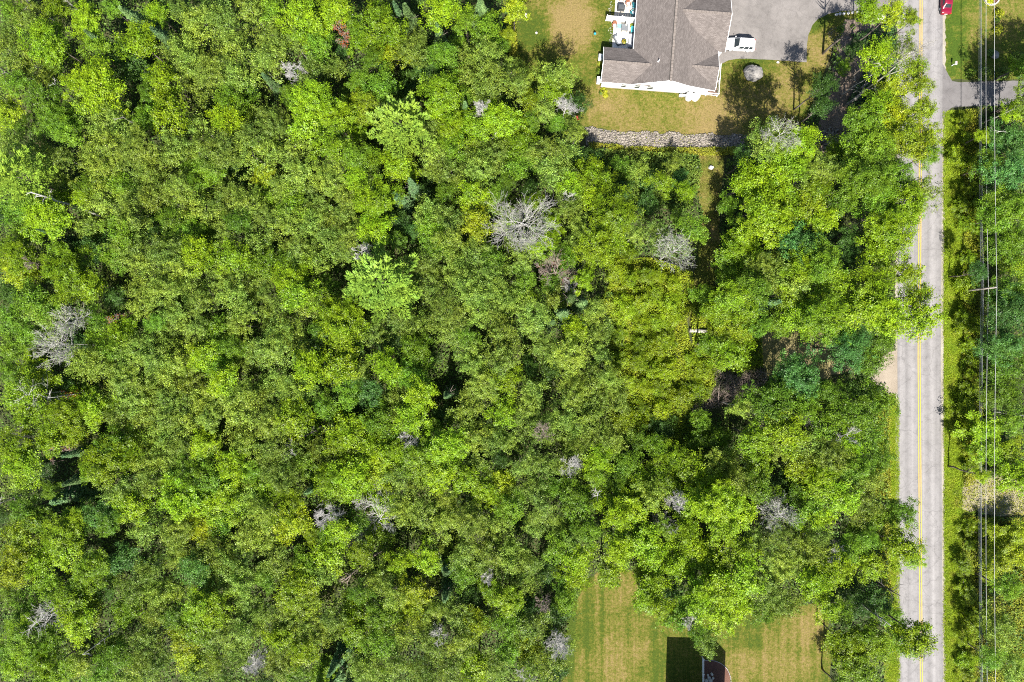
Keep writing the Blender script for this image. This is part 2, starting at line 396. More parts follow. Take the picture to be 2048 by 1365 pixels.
# the road, a gently wandering strip
RC = [(-120, 1843.5), (0, 1842), (130, 1841.5), (400, 1840), (600, 1838.5), (720, 1838), (1000, 1840), (1300, 1842), (1480, 1843.5)]
def road_x(py):
    for (a, xa), (b, xb) in zip(RC, RC[1:]):
        if py <= b: return xa + (xb - xa) * (py - a) / (b - a)
    return RC[-1][1]
def strip(name, offs, z, mat, y0=-120, y1=1480, step=12, uvname=None, parent=None, jag=0.0):
    """offs = (left, right) metres from the centre line"""
    V, F = [], []; py = y0; k = 0
    while py <= y1 + 0.1:
        x, y = W(road_x(py), py)
        V += [(x + offs[0] + rng.uniform(-jag, jag), y, z), (x + offs[1] + rng.uniform(-jag, jag), y, z)]
        if k: F.append((2 * k - 2, 2 * k, 2 * k + 1, 2 * k - 1))
        k += 1; py += step
    me = bpy.data.meshes.new(name); me.from_pydata(V, [], [f[::-1] for f in F])
    if uvname:
        ul = me.uv_layers.new(name=uvname)
        for lp in me.loops: ul.data[lp.index].uv = (lp.vertex_index % 2, V[lp.vertex_index][1])
    me.update()
    for p in me.polygons:
        if p.normal.z < 0: p.flip()
    return link(name, me, mat, parent)
gravel_m = ground_mat('shoulder_gravel', [(0.3, (0.174, 0.154, 0.122)), (0.7, (0.284, 0.261, 0.213))], [(0.3, 0.6), (0.7, 1.3)], 9.0)
tag(strip('road_shoulder', (-4.0, 4.1), 0.018, gravel_m, step=5, jag=0.16), kind='structure')
band = [(0.0, 0.86), (0.10, 1.12), (0.22, 0.88), (0.33, 1.10), (0.46, 0.92), (0.5, 0.9), (0.58, 1.08), (0.68, 0.86), (0.80, 1.14), (0.90, 0.95), (1.0, 0.84)]
road_m = asphalt('road_asphalt', (0.176, 0.168, 0.167), band, 0.1)
road = tag(strip('road', (-3.62, 3.62), 0.026, road_m, uvname='across'), kind='structure')
yel = bpy.data.materials.new('yellow_paint'); _nt, _, _ = nodes(yel)
_f = noise(_nt, 3.0, 6, 0.7, geopos(_nt))
finish(_nt, ramp(_nt, _f, [(0.28, (0.24, 0.2, 0.12)), (0.42, (0.348, 0.245, 0.036)), (0.8, (0.395, 0.284, 0.047))]), 0.7, 0.3)
for off in (-0.17, 0.17):
    strip('yellow_line', (off - 0.075, off + 0.075), 0.031, yel, parent=road)
# driveways and gravel
drive_m = asphalt('driveway_asphalt', (0.146, 0.134, 0.126), None, 0.22)
PX_DRIVE = [(1400, -90), (1400, 138), (1436, 138), (1444, 128), (1456, 121), (1478, 117.5), (1540, 120), (1613, 125), (1614, 90), (1617, 70), (1625, 50), (1637, 38), (1655, 29), (1685, 22), (1730, 21.5), (1775, 24), (1803, 34), (1803, -90)]
sheet('driveway', rough_poly(PX_DRIVE, 0.6, 0.035), 0.022, drive_m)
PX_DRIVE_R = [(1878, 118), (1890, 136), (1897, 150), (1904, 163), (1920, 165), (2160, 158), (2160, 207), (1925, 214), (1903, 216), (1893, 224), (1884, 240), (1878, 248)]
sheet('driveway', rough_poly(PX_DRIVE_R, 0.8, 0.05), 0.022, asphalt('neighbour_asphalt', (0.118, 0.111, 0.111), None, 0.15))
PX_PULL = [(1803, 698), (1778, 703), (1762, 716), (1752, 735), (1735, 755), (1750, 770), (1768, 772), (1779, 792), (1803, 784)]
sand_m = ground_mat('pull_off_sand', [(0.3, (0.158, 0.130, 0.099)), (0.6, (0.237, 0.201, 0.158)), (0.8, (0.269, 0.237, 0.190))], [(0.3, 0.75), (0.7, 1.2)], 7.0)
sheet('gravel_pull_off', rough_poly(PX_PULL, 0.5, 0.15), 0.022, sand_m)
PX_VERGE_L = [(1770, 780), (1800, 790), (1801, 1480), (1765, 1480), (1770, 1100), (1775, 900)]
verge_m = lawn_mat('verge_grass', [], green=(0.10, 0.13, 0.012), dry=(0.17, 0.15, 0.05))
sheet('grass_verge', rough_poly(PX_VERGE_L, 0.8, 0.15), 0.010, verge_m)
PX_VERGE_R = [(1880, 222), (1950, 218), (1950, 1480), (1880, 1480)]
sheet('grass_verge', rough_poly(PX_VERGE_R, 1.2, 0.1), 0.010, verge_m)
# shade bed below, mulch with stone edging
mulch_m = ground_mat('red_mulch', [(0.3, (0.06, 0.03, 0.024)), (0.7, (0.13, 0.07, 0.05))], [(0.3, 0.6), (0.7, 1.35)], 8.0)
PX_MULCH = [(1406, 1440), (1405, 1322), (1425, 1322), (1440, 1326), (1452, 1336), (1459, 1350), (1461, 1375), (1461, 1440)]
sheet('mulch_bed', rough_poly(PX_MULCH, 0.5, 0.03), 0.020, mulch_m)

# ------------------------------------------------------------------ stones
def stone_mesh(name, seed, sub=2, flat=0.6, rough=0.22):
    bm = bmesh.new(); bmesh.ops.create_icosphere(bm, subdivisions=sub, radius=0.5)
    r = random.Random(seed); ax = [Vector((r.gauss(0, 1), r.gauss(0, 1), r.gauss(0, 1))).normalized() for _ in range(7)]
    cut = [r.uniform(0.28, 0.46) for _ in ax]
    for v in bm.verts:
        p = v.co.copy()
        for a, c in zip(ax, cut):
            d = p.dot(a)
            if d > c: p -= a * (d - c) * 0.85
        p *= 1 + r.uniform(-rough, rough) * 0.25
        v.co = Vector((p.x, p.y, p.z * flat))
    me = bpy.data.meshes.new(name); bm.to_mesh(me); bm.free()
    return me
grey_rock = rock_mat('grey_rock', (0.09, 0.085, 0.08), (0.284, 0.269, 0.253), 1.264)
pale_rock = rock_mat('pale_rock', (0.26, 0.245, 0.225), (0.395, 0.375, 0.348), 2.5)
def rock(px, py, dx, dy, hz, label, mat, seed, rz=0.0, group=None, sub=2):
    x, y = W(px, py, hz * 0.4)
    o = link('boulder' if dx > 1.2 else 'rock', stone_mesh('stone', seed, sub, 1.0), mat)
    o.location = (x, y, hz * 0.30); o.scale = (dx, dy, hz * 1.2); o.rotation_euler = (0, 0, rz)
    return tag(o, label, 'boulder' if dx > 1.2 else 'rock', group)
rock(1508, 145, 3.6, 2.9, 1.5, 'large rounded grey boulder on the lawn below the white car', grey_rock, 3, 0.2, sub=4)
rock(1392, 335, 1.05, 0.85, 0.6, 'left of the two white rocks on the grass path below the rock drain', pale_rock, 12, 0.3)
rock(1422, 335.5, 1.1, 0.75, 0.6, 'right of the two white rocks on the grass path below the rock drain', pale_rock, 15, -0.2)
rock(1052, 30, 0.6, 1.0, 0.5, 'white rock at the left edge of the house lawn', pale_rock, 21, 0.4)
rock(1073, 66, 0.45, 0.4, 0.3, 'small pale stone lying on the house lawn among the dry grass', pale_rock, 22)
rock(1990, 109, 1.3, 1.6, 0.9, 'pale boulder in the tree shade on the lawn across the road', grey_rock, 31, 0.5, sub=3)
rock(1556, 125, 0.5, 0.4, 0.25, 'small tan stone at the driveway edge above the big boulder', pale_rock, 33)
for i, (px, py, s) in enumerate([(1673, 29, .55), (1680, 28, .5), (1688, 27.5, .5), (1697, 26.5, .5), (1706, 25.5, .55), (1716, 25, .6), (1726, 25.5, .8), (1735, 24, .9), (1744, 25, 1.0), (1750, 28, .9), (1762, 33, 1.3), (1768, 36, 1.2), (1764, 40, .9)]):
    w = ['first', 'second', 'third', 'fourth', 'fifth', 'sixth', 'seventh', 'eighth', 'ninth', 'tenth', 'eleventh', 'twelfth', 'thirteenth'][i]
    rock(px, py, s * 1.1, s, s * 0.6, f'{w} stone from the left in the pale row edging the driveway mouth', pale_rock, 40 + i, i * 0.7, 'stones edging the driveway mouth')
# stones in the mulch bed (grey pile) under the shadow
for i, (px, py, s) in enumerate([(1413, 1362, .8), (1418, 1356, .7), (1424, 1349, .6), (1421, 1362, .8), (1426, 1357, .55), (1416, 1351, .5)]):
    w = ['lowest left', 'middle left', 'topmost', 'lowest right', 'right-hand', 'upper left'][i]
    rock(px, py, s, s * .8, s * .7, f'{w} grey stone of the pile in the shaded mulch bed', pale_rock, 70 + i, i, 'grey stones piled in the mulch bed')

def stone_bed(name, pxpoly, n, smin, smax, mat, z0, seed, label, cat):
    """a bed of loose stones too small to pick apart: one stuff object"""
    r = np.random.default_rng(seed); poly = rough_poly(pxpoly, 0.8, 0.4)
    base = [stone_mesh('t', seed + k, 1, 0.7) for k in range(6)]
    arr = []
    for b in base:
        v = np.empty(len(b.vertices) * 3, np.float32); b.vertices.foreach_get('co', v)
        arr.append((v.reshape(-1, 3), np.array([list(p.vertices) for p in b.polygons])))
    xs = [p[0] for p in poly]; ys = [p[1] for p in poly]; V, F = [], []; c = 0; off = 0
    while c < n:
        x = r.uniform(min(xs), max(xs)); y = r.uniform(min(ys), max(ys))
        if not in_poly(x, y, poly): continue
        v, f = arr[c % 6]; s = r.uniform(smin, smax); a = r.uniform(0, 6.28)
        R = np.array([[math.cos(a), -math.sin(a), 0], [math.sin(a), math.cos(a), 0], [0, 0, 1]])
        V.append((v * [1.2, 0.9, 1.0]) @ R.T * s + [x, y, z0 + s * r.uniform(0.05, 0.35)]); F.append(f + off); off += len(v); c += 1
    o = link(name, mesh_np(name, np.vstack(V), np.vstack(F)), mat)
    return tag(o, label, cat, kind='stuff')
PX_DRAIN = [(1170, 254), (1215, 262), (1300, 267), (1400, 270), (1490, 273), (1490, 302), (1440, 304), (1400, 304), (1320, 303), (1250, 300), (1200, 296), (1172, 290)]
sheet('drain_bed', rough_poly(PX_DRAIN, 0.8, 0.1), 0.020, ground_mat('drain_gravel', [(0.3, (0.10, 0.09, 0.08)), (0.7, (0.2, 0.18, 0.16))], [(0.3, 0.6), (0.7, 1.3)], 8.0))
stone_rip = rock_mat('riprap_stone', (0.103, 0.091, 0.077), (0.245, 0.217, 0.186), 3.0)
stone_bed('riprap', PX_DRAIN, 5200, 0.08, 0.40, stone_rip, 0.03, 5, 'bed of loose pale stones along the lower edge of the house lawn', 'stones')
stone_bed('riprap', [(1640, 255), (1688, 255), (1694, 300), (1650, 306)], 420, 0.15, 0.45, stone_rip, 0.03, 6, 'shaded patch of loose stones at the foot of the dirt slope', 'stones')
stone_bed('gravel_edging', [(1219, -60), (1226, -60), (1226, 85), (1219, 90)], 260, 0.06, 0.16, pale_rock, 0.015, 8, 'strip of pale gravel along the outer edge of the patio', 'gravel')
stone_bed('gravel', [(1655, 60), (1740, 50), (1720, 130), (1670, 170)], 500, 0.05, 0.2, stone_rip, 0.02, 9, 'scattered small stones on the bare dirt slope', 'gravel')
# ------------------------------------------------------------------ the white house
SHING = shingle_mat(); SIDING = siding_mat()
white_trim = plain('white_trim', (0.80, 0.80, 0.78), 0.45, 0.4, 0.06)
glass_dark = plain('dark_glass', (0.018, 0.024, 0.028), 0.08, 0.6, 0.1)
concrete = ground_mat('patio_concrete', [(0.3, (0.40, 0.36, 0.30)), (0.7, (0.48, 0.44, 0.375))], [(0.3, 0.9), (0.7, 1.1)], 6.0, 0.15)
HROT = math.radians(-4.4)
HX, HY = W(1327, 184)
house = tag(empty('house', (HX, HY, 0), HROT), 'white single-storey house with brown-grey shingled gable roofs and a side wing', 'house')
def UV(u, v, z=0.0):
    c, s = math.cos(HROT), math.sin(HROT)
    return (HX + u * c - v * s, HY + u * s + v * c, z)
def slope(pts, along, parent=house, t=0.16):
    mb = MB(); mb.slab(pts, t); me = mb.mesh('roof_slope')
    n = (Vector(pts[1]) - Vector(pts[0])).cross(Vector(pts[2]) - Vector(pts[0])).normalized()
    e = Vector(along).normalized(); g = n.cross(e)
    ul = me.uv_layers.new(name='slope')
    for lp in me.loops:
        p = me.vertices[lp.vertex_index].co; ul.data[lp.index].uv = (p.dot(e), p.dot(g))
    return link('roof_slope', me, SHING, parent)
E, RG, VN = 2.42, 5.3, 25.0
slope([(0, -0.12, RG), (0, VN, RG), (-5.9, VN, E), (-5.9, -0.12, E)], (0, 1, 0))
slope([(0, -0.12, RG), (3.2, -0.12, 3.72), (3.2, VN, 3.72), (0, VN, RG)], (0, 1, 0))
slope([(3.2, -0.12, 3.715), (7.9, -0.12, E), (7.9, VN, E), (3.2, VN, 3.715)], (0, 1, 0))
def gable(u0, u1, v0, v1, hr, he, side, caps=True):
    vm = (v0 + v1) / 2
    slope([(u0, v1, he), (u0, vm, hr), (u1, vm, hr), (u1, v1, he)], (1, 0, 0))
    slope([(u0, v0, he), (u1, v0, he), (u1, vm, hr), (u0, vm, hr)], (1, 0, 0))
    ue = u1 - 0.25 if side > 0 else u0 + 0.25
    mb = MB()
    P = [(v0 + .25, 0), (v1 - .25, 0), (v1 - .25, he - .12), (vm, hr - .22), (v0 + .25, he - .12)]
    mb.add([(ue, p[0], p[1]) for p in P] + [(ue - side * .15, p[0], p[1]) for p in P],
           [tuple(range(5)), tuple(range(5, 10))[::-1]] + [(i, 5 + i, 5 + (i + 1) % 5, (i + 1) % 5) for i in range(5)])
    mb.build('wall', SIDING, house)
    if caps:
        mb = MB(); k = u0
        while k < u1 - 0.05:
            L = min(0.42, u1 - k)
            mb.box((k + L / 2, vm, hr + 0.015 + (0.012 if int(k * 3) % 2 else 0)), (L - 0.03, 0.34, 0.05)); k += 0.42
        mb.build('ridge_cap', ridge_m, house)
    for (va, vb) in ((v0, vm), (v1, vm)):     # white rake boards
        mb = MB(); uu = u1 + 0.03 if side > 0 else u0 - 0.03
        mb.slab([(uu - .03, va, he + .01), (uu + .03, va, he + .01), (uu + .03, vb, hr + .01), (uu - .03, vb, hr + .01)], 0.24)
        mb.build('rake_board', white_trim, house)
ridge_m = plain('ridge_shingle', (0.170, 0.146, 0.130), 0.95, 0.15, 0.45, 2.5)
gable(-10.75, -2.6, -0.10, 5.65, 3.83, E - .02, -1)
gable(1.2, 9.05, 6.35, 16.6, 4.72, E - .01, 1)
gable(3.6, 7.98, 0.35, 5.95, 3.60, E + .02, 1)
mb = MB(); k = 0.0
while k < VN:
    mb.box((0, k, RG + 0.05 + (0.02 if int(k / .55) % 2 else 0)), (0.36, 0.50, 0.09)); k += 0.55
mb.build('ridge_vent', ridge_m, house)
for sgn in (-0.24, 0.24):
    mb = MB(); mb.box((sgn, VN / 2, RG - 0.06), (0.07, VN, 0.05)); mb.build('ridge_flashing', plain('dark_flashing', (0.06, 0.055, 0.05)), house)
# south gable wall, other walls
def wall(P3, n, t=0.15):
    mb = MB(); q = Vector(n) * t; m_ = len(P3)
    mb.add([tuple(p) for p in P3] + [tuple(Vector(p) - q) for p in P3], [tuple(range(m_)), tuple(range(m_, 2 * m_))[::-1]] + [(i, m_ + i, m_ + (i + 1) % m_, (i + 1) % m_) for i in range(m_)])
    return mb.build('wall', SIDING, house)
wall([(-10.5, 0, 0), (6.9, 0, 0), (6.9, 0, 2.5), (3.2, 0, 3.55), (0, 0, 5.13), (-5.75, 0, 2.28), (-10.5, 0, 2.28)], (0, -1, 0))
wall([(-5.6, 5.4, 0), (-5.6, VN - .3, 0), (-5.6, VN - .3, 2.35), (-5.6, 5.4, 2.35)], (-1, 0, 0))
wall([(-10.4, 5.4, 0), (-5.45, 5.4, 0), (-5.45, 5.4, 2.28), (-10.4, 5.4, 2.28)], (0, 1, 0))
wall([(6.9, 0.15, 0), (6.9, 6.6, 0), (6.9, 6.6, 2.5), (6.9, 0.15, 2.5)], (1, 0, 0))
wall([(6.75, 6.6, 0), (8.8, 6.6, 0), (8.8, 6.6, 2.3), (6.75, 6.6, 2.3)], (0, -1, 0))
wall([(-5.5, VN - .4, 0), (6.9, VN - .4, 0), (6.9, VN - .4, 2.4), (0, VN - .4, 5.1), (-5.5, VN - .4, 2.4)], (0, 1, 0))
wall([(6.9, 16.35, 0), (6.9, VN - .45, 0), (6.9, VN - .45, 2.5), (6.9, 16.35, 2.5)], (1, 0, 0))
wall([(6.75, 16.35, 0), (8.8, 16.35, 0), (8.8, 16.35, 2.3), (6.75, 16.35, 2.3)], (0, 1, 0))
mb = MB(); mb.box((-1.8, -0.03, 0.14), (17.4, 0.04, 0.3)); mb.build('foundation', plain('foundation_concrete', (0.3, 0.28, 0.25), 0.9), house)
for (p, q) in (((-10.7, -0.14, E), (-5.9, -0.14, E)), ((-5.9, -0.17, E + .02), (0, -0.17, RG + .02)), ((0, -0.17, RG + .02), (3.2, -0.17, 3.74)), ((3.2, -0.17, 3.74), (7.9, -0.17, E + .02)),
               ((-5.95, 5.7, E), (-5.95, VN, E)), ((7.95, 0, E), (7.95, 6.3, E))):
    mb = MB(); mb.tube([p, q], 0.055, 4); mb.build('fascia', white_trim, house)
# windows in the south wall
for (u, w) in ((-6.9, 0.8), (-4.65, 0.85), (-2.5, 0.95)):
    mb = MB()
    for (dx, dz, a, b) in ((0, .66, w + .16, .08), (0, -.66, w + .16, .08), (-(w + .08) / 2, 0, .08, 1.24), ((w + .08) / 2, 0, .08, 1.24), (0, 0, w, .06)):
        mb.box((u + dx, -0.035, 1.45 + dz), (a, 0.07, b))
    wn = mb.build('window', white_trim, house)
    for dz in (-.325, .325):
        mb = MB(); mb.box((u, -0.03, 1.45 + dz), (w - .02, 0.05, 0.58)); mb.build('pane', glass_dark, wn)
mb = MB(); mb.tube([UV_ for UV_ in [(-2.0, 3.15, 4.0), (-2.0, 3.15, 4.95)]], 0.07, 10); mb.lathe([(0.16, 0), (0.1, .08)], 10, (-2.0, 3.15, 4.27)); mb.build('vent_pipe', white_trim, house)
# two garage doors on the driveway side, sliding door to the patio
for v in (9.2, 13.6):
    mb = MB()
    for k in range(4): mb.box((8.83, v, 0.3 + k * 0.53), (0.06, 3.6, 0.50))
    mb.build('garage_door', white_trim, house)
mb = MB(); mb.box((-5.66, 9.0, 1.1), (0.08, 2.2, 2.1)); sd = mb.build('sliding_door', white_trim, house)
for k in (-.5, .5):
    mb = MB(); mb.box((-5.71, 9.0 + k, 1.1), (0.03, 0.9, 1.85)); mb.build('pane', glass_dark, sd)
# corner porch: deck, white railing, steps side
deck_m = plain('deck_boards', (0.17, 0.11, 0.085), 0.8, 0.2, 0.4, 3)
for k in range(15):
    mb = MB(); mb.box((7.86, -0.02 + k * 0.335 + .1, 0.33), (1.9, 0.315, 0.06)); mb.build('deck_board', deck_m, house)
for (a, b) in (((6.98, -0.12), (8.85, -0.12)), ((8.85, -0.12), (8.85, 4.8))):
    for z in (0.5, 1.32):
        mb = MB(); mb.tube([(a[0], a[1], z), (b[0], b[1], z)], 0.06 if z > 1 else 0.035, 4); mb.build('porch_rail', white_trim, house)
    n = 9 if a[1] == b[1] else 24; mb = MB()
    for k in range(1, n):
        x = a[0] + (b[0] - a[0]) * k / n; y = a[1] + (b[1] - a[1]) * k / n
        mb.box((x, y, 0.9), (0.03, 0.03, 0.8))
    mb.build('balusters', white_trim, house)
for (u, v) in ((6.98, -.12), (8.85, -.12), (8.85, 2.4), (8.85, 4.8)):
    mb = MB(); mb.box((u, v, 0.72), (0.14, 0.14, 1.44)); mb.build('porch_post', white_trim, house)
# -------- things round the house
def tank(u, v, r, h, label):
    t = tag(empty('propane_tank', UV(u, v)), label, 'tank', 'white tanks against the house wall')
    MB().lathe([(r * .9, 0.12), (r, .2), (r, h - r * .7), (r * .93, h - r * .4), (r * .72, h - r * .17), (r * .4, h - .03), (0.05, h)], 20).build('body', white_trim, t, True)
    MB().lathe([(.17, h - .04), (.19, h + .05), (.17, h + .2), (.12, h + .22)], 12).build('valve_cap', white_trim, t, True)
    MB().lathe([(r * .8, 0), (r * .8, .14)], 16).build('foot_ring', plain('grey_steel', (.3, .3, .3), .5), t)
    return t
tank(4.15, -0.75, 0.62, 1.75, 'left of the two big white domed tanks against the house wall')
tank(5.25, -0.72, 0.60, 1.75, 'right of the two big white domed tanks against the house wall')
def hvac(u, v, rz, w, d, h, label, group=None):
    t = tag(empty('air_conditioner', UV(u, v), HROT + rz), label, 'air conditioner', group)
    MB().box((0, 0, h / 2 + .1), (w, d, h)).build('casing', plain('pale_grey_metal', (.66, .68, .68), .5), t, bevel=.03)
    mb = MB()
    for k in range(7): mb.box((0, -d / 2 - .012, .2 + k * h / 8), (w * .8, .02, .03))
    mb.build('grille', plain('grille_grey', (.2, .22, .23)), t)
    MB().lathe([(w * .33, h + .1), (w * .33, h + .125)], 16).build('fan_cover', plain('fan_grey', (.36, .40, .43), .5), t)
    for s in (-1, 1): MB().box((s * w * .35, 0, .05), (.1, d, .1)).build('foot', plain('fan_foot', (.2, .2, .2)), t)
    return t
hvac(-11.0, 4.6, math.pi / 2, .95, .62, .95, 'upper pale box-shaped unit standing by the left wall of the house')
hvac(-11.0, 0.85, math.pi / 2, 1.0, .6, .9, 'lower pale box-shaped unit standing at the left corner of the house')
hvac(2.85, -0.55, 0, .55, .35, .6, 'small white box on the ground, left of the twin white tanks')
hvac(3.4, -0.5, 0, .38, .3, .55, 'smallest white box, squeezed beside the left white tank')
# leaf helper used for plants and all trees
def leaves(C, Nrm, size, aspect=0.62, jitter=0.35, R=None):
    """rhombic leaf faces: centres C, normals Nrm"""
    R = R or np.random.default_rng(1)
    n = len(C); Nrm = Nrm / np.maximum(np.linalg.norm(Nrm, axis=1, keepdims=True), 1e-6)
    a = R.normal(size=(n, 3)); t = a - (a * Nrm).sum(1, keepdims=True) * Nrm
    t /= np.maximum(np.linalg.norm(t, axis=1, keepdims=True), 1e-6); b = np.cross(Nrm, t)
    s = (size if np.ndim(size) else np.full(n, size)) * (1 + R.uniform(-jitter, jitter, n)); s = s[:, None] * 0.5
    V = np.stack([C - t * s, C + b * s * aspect - t * s * .1, C + t * s, C - b * s * aspect - t * s * .1], 1).reshape(-1, 3)
    F = np.arange(4 * n).reshape(n, 4)
    return V, F
def blades(C, D, length, width):
    """long thin leaves: root C, direction D"""
    n = len(C); D = D / np.maximum(np.linalg.norm(D, axis=1, keepdims=True), 1e-6)
    up = np.array([0.13, 0.21, 1.0]); b = np.cross(D, up); b /= np.maximum(np.linalg.norm(b, axis=1, keepdims=True), 1e-6)
    L = length[:, None] if np.ndim(length) else length
    V = np.stack([C, C + D * L * .45 + b * width / 2, C + D * L, C + D * L * .45 - b * width / 2], 1).reshape(-1, 3)
    return V, np.arange(4 * n).reshape(n, 4)
def plant(px, py, r, h, colour, label, cat='plant', group=None, n=260, size=.16, loc=None, name='garden_plant'):
    R = np.random.default_rng(int(px * 7 + py)); d = R.normal(size=(n, 3)); d[:, 2] = abs(d[:, 2]); d /= np.linalg.norm(d, axis=1, keepdims=True)
    C = d * (R.uniform(.35, 1, n) ** .5)[:, None] * [r, r, h] + [0, 0, .04]
    V, F = leaves(C, d + [0, 0, .8] + R.normal(size=(n, 3)) * .4, size, .7, .3, R)
    x, y = W(px, py) if loc is None else loc
    t = tag(empty(name, (x, y, 0)), label, cat, group)
    o = link('foliage', mesh_np('foliage', V, F), LEAF, t); o.color = (*colour, 1)
    mb = MB()
    for k in range(4): mb.tube([(0, 0, 0), (math.cos(k * 1.6) * r * .4, math.sin(k * 1.6) * r * .4, h * .6)], .015, 4)
    mb.build('stem', BARK, t); return t
YG = (0.26, 0.30, 0.02); MG = (0.10, 0.17, 0.02); LM = (0.34, 0.38, 0.02)
plant(1207, 183, .75, .5, LM, 'lime-yellow leafy plant at the lower left corner of the house', group='bright plants at the house corner')
plant(1202, 186, .4, .35, MG, 'small green plant just left of the lime-yellow house plant')
plant(1211, 192, .45, .35, LM, 'small lime-yellow plant below the house corner')
plant(1199, 126, .5, .5, YG, 'yellowish shrub by the left wall of the house, below the upper pale unit')
plant(1199, 143, .7, .6, MG, 'green shrub by the left wall of the house, above the lower pale unit')
# patio
MB().prism([(-9.15, 5.75), (-5.62, 5.75), (-5.62, 21), (-9.15, 21)], 0.0, 0.06).build('patio', concrete).location = (HX, HY, 0)
pat = bpy.data.objects['patio']; pat.rotation_euler = (0, 0, HROT); tag(pat, kind='structure')
fe = tag(empty('privacy_fence', UV(-8.1, 11.0), HROT), 'white board privacy screen standing across the patio', 'fence')
for k in range(16):
    MB().box((-2.18 + k * .29, 0, 1.05), (.275, .04, 1.85)).build('fence_board', white_trim, fe)
for x in (-2.4, 0.05, 2.4): MB().box((x, .07, 1.03), (.13, .13, 2.06)).build('post', white_trim, fe)
for z in (.35, 1.75): MB().box((0, .05, z), (4.8, .05, .1)).build('rail', white_trim, fe)
dark_cover = plain('grill_cover', (.055, .06, .066), .75, .3, .3); wood = plain('red_wood', (.20, .075, .04), .7, .3, .3)
teal = plain('teal_plastic', (.02, .20, .24), .5); grey_fab = plain('grey_fabric', (.13, .14, .15), .9, .1, .2); lt_fab = plain('light_grey_cushion', (.36, .37, .39), .9, .1, .15)
black = plain('black_plastic', (.02, .02, .022), .6)
t = tag(empty('barbecue_grill', UV(-8.2, 13.1, .06), HROT), 'barbecue grill under a dark grey fitted cover on the upper patio', 'grill')
mb = MB(); prof = [(-.62, 0), (.62, 0), (.6, .85), (.45, 1.12), (-.45, 1.12), (-.6, .85)]
mb.add([(p[0], -.36, p[1]) for p in prof] + [(p[0], .36, p[1]) for p in prof], [tuple(range(6)), tuple(range(6, 12))[::-1]] + [(i, 6 + i, 6 + (i + 1) % 6, (i + 1) % 6) for i in range(6)])
mb.build('cover', dark_cover, t, bevel=.05)
MB().tube([(-.5, -.44, .8), (.5, -.44, .8)], .025, 6).build('handle', black, t)
def chair(u, v, rz, mat, label, cush=None):
    t = tag(empty('patio_chair', UV(u, v, .06), HROT + rz), label, 'chair')
    for k in range(5): MB().box((0, -.22 + k * .115, .36 - k * .012), (.56, .1, .025)).build('seat_slat', mat, t)
    for k in range(4): MB().box((-.22 + k * .147, .34, .72), (.13, .03, .75), M=Matrix.Rotation(-.3, 3, 'X')).build('back_slat', mat, t)
    for s in (-1, 1):
        MB().box((s * .35, .0, .56), (.11, .75, .03)).build('armrest', mat, t)
        MB().box((s * .33, -.3, .28), (.06, .06, .56)).build('leg', mat, t)
        MB().box((s * .33, .3, .28), (.06, .06, .56)).build('leg', mat, t)
    if cush: MB().box((0, 0, .41), (.5, .5, .09)).build('cushion', cush, t, bevel=.02)
    return t
chair(-7.05, 13.95, .5, wood, 'red-brown wooden armchair on the upper patio near the covered grill', lt_fab)
chair(-8.25, 14.75, .1, wood, 'orange-brown wooden chair at the top edge of the patio')
chair(-5.95, 13.7, 1.6, teal, 'teal plastic chair by the house wall on the upper patio')
chair(-5.9, 14.6, 1.6, black, 'dark chair by the house wall at the top of the patio')
chair(-6.15, 12.5, 2.4, teal, 'pale teal folding chair beside the white privacy screen', lt_fab)
chair(-9.0, 10.2, .2, wood, 'small wooden chair at the outer patio edge below the screen', lt_fab)
t = tag(empty('storage_box', UV(-5.95, 9.75, .06), HROT), 'teal storage box against the house wall on the lower patio', 'box')
MB().box((0, 0, .25), (.55, 1.0, .5)).build('body', teal, t, bevel=.03); MB().box((0, 0, .53), (.6, 1.06, .07)).build('lid', plain('teal_lid', (.05, .32, .36), .5), t, bevel=.02)
t = tag(empty('patio_table', UV(-7.35, 9.85, .06), HROT), 'square dark grey patio table below the privacy screen', 'table')
MB().box((0, 0, .70), (1.1, 1.1, .05)).build('tabletop', grey_fab, t, bevel=.01)
for sx in (-1, 1):
    for sy in (-1, 1): MB().box((sx * .46, sy * .46, .34), (.06, .06, .68)).build('leg', black, t)
t = tag(empty('closed_umbrella', UV(-7.2, 10.15, .06), HROT), 'closed pale parasol standing up through the grey table', 'umbrella')
MB().tube([(0, 0, 0), (0, 0, 2.3)], .025, 8).build('pole', white_trim, t)
MB().lathe([(.05, .95), (.14, 1.05), (.12, 1.6), (.05, 2.25), (.01, 2.35)], 8).build('canopy', plain('cream_canvas', (.6, .58, .52), .9), t)
t = tag(empty('doormat', UV(-8.3, 10.35, .06), HROT), 'turquoise patterned mat on the patio left of the grey table', 'mat')
MB().box((0, 0, .008), (.9, .7, .012)).build('pile', plain('turquoise_weave', (.16, .42, .44), .95, .1, .5, 14), t); MB().box((0, 0, .005), (1.0, .8, .008)).build('border', plain('mat_border', (.5, .6, .58), .95), t)
MB().prism([(-8.95, 6.7), (-6.0, 6.7), (-6.0, 9.1), (-8.95, 9.1)], .062, .072).build('rug', plain('cream_rug', (.62, .61, .58), .95, .1, .08)); rg = bpy.data.objects['rug']; rg.location = (HX, HY, 0); rg.rotation_euler = (0, 0, HROT)
tag(rg, 'large off-white outdoor rug under the patio sofas', 'rug')
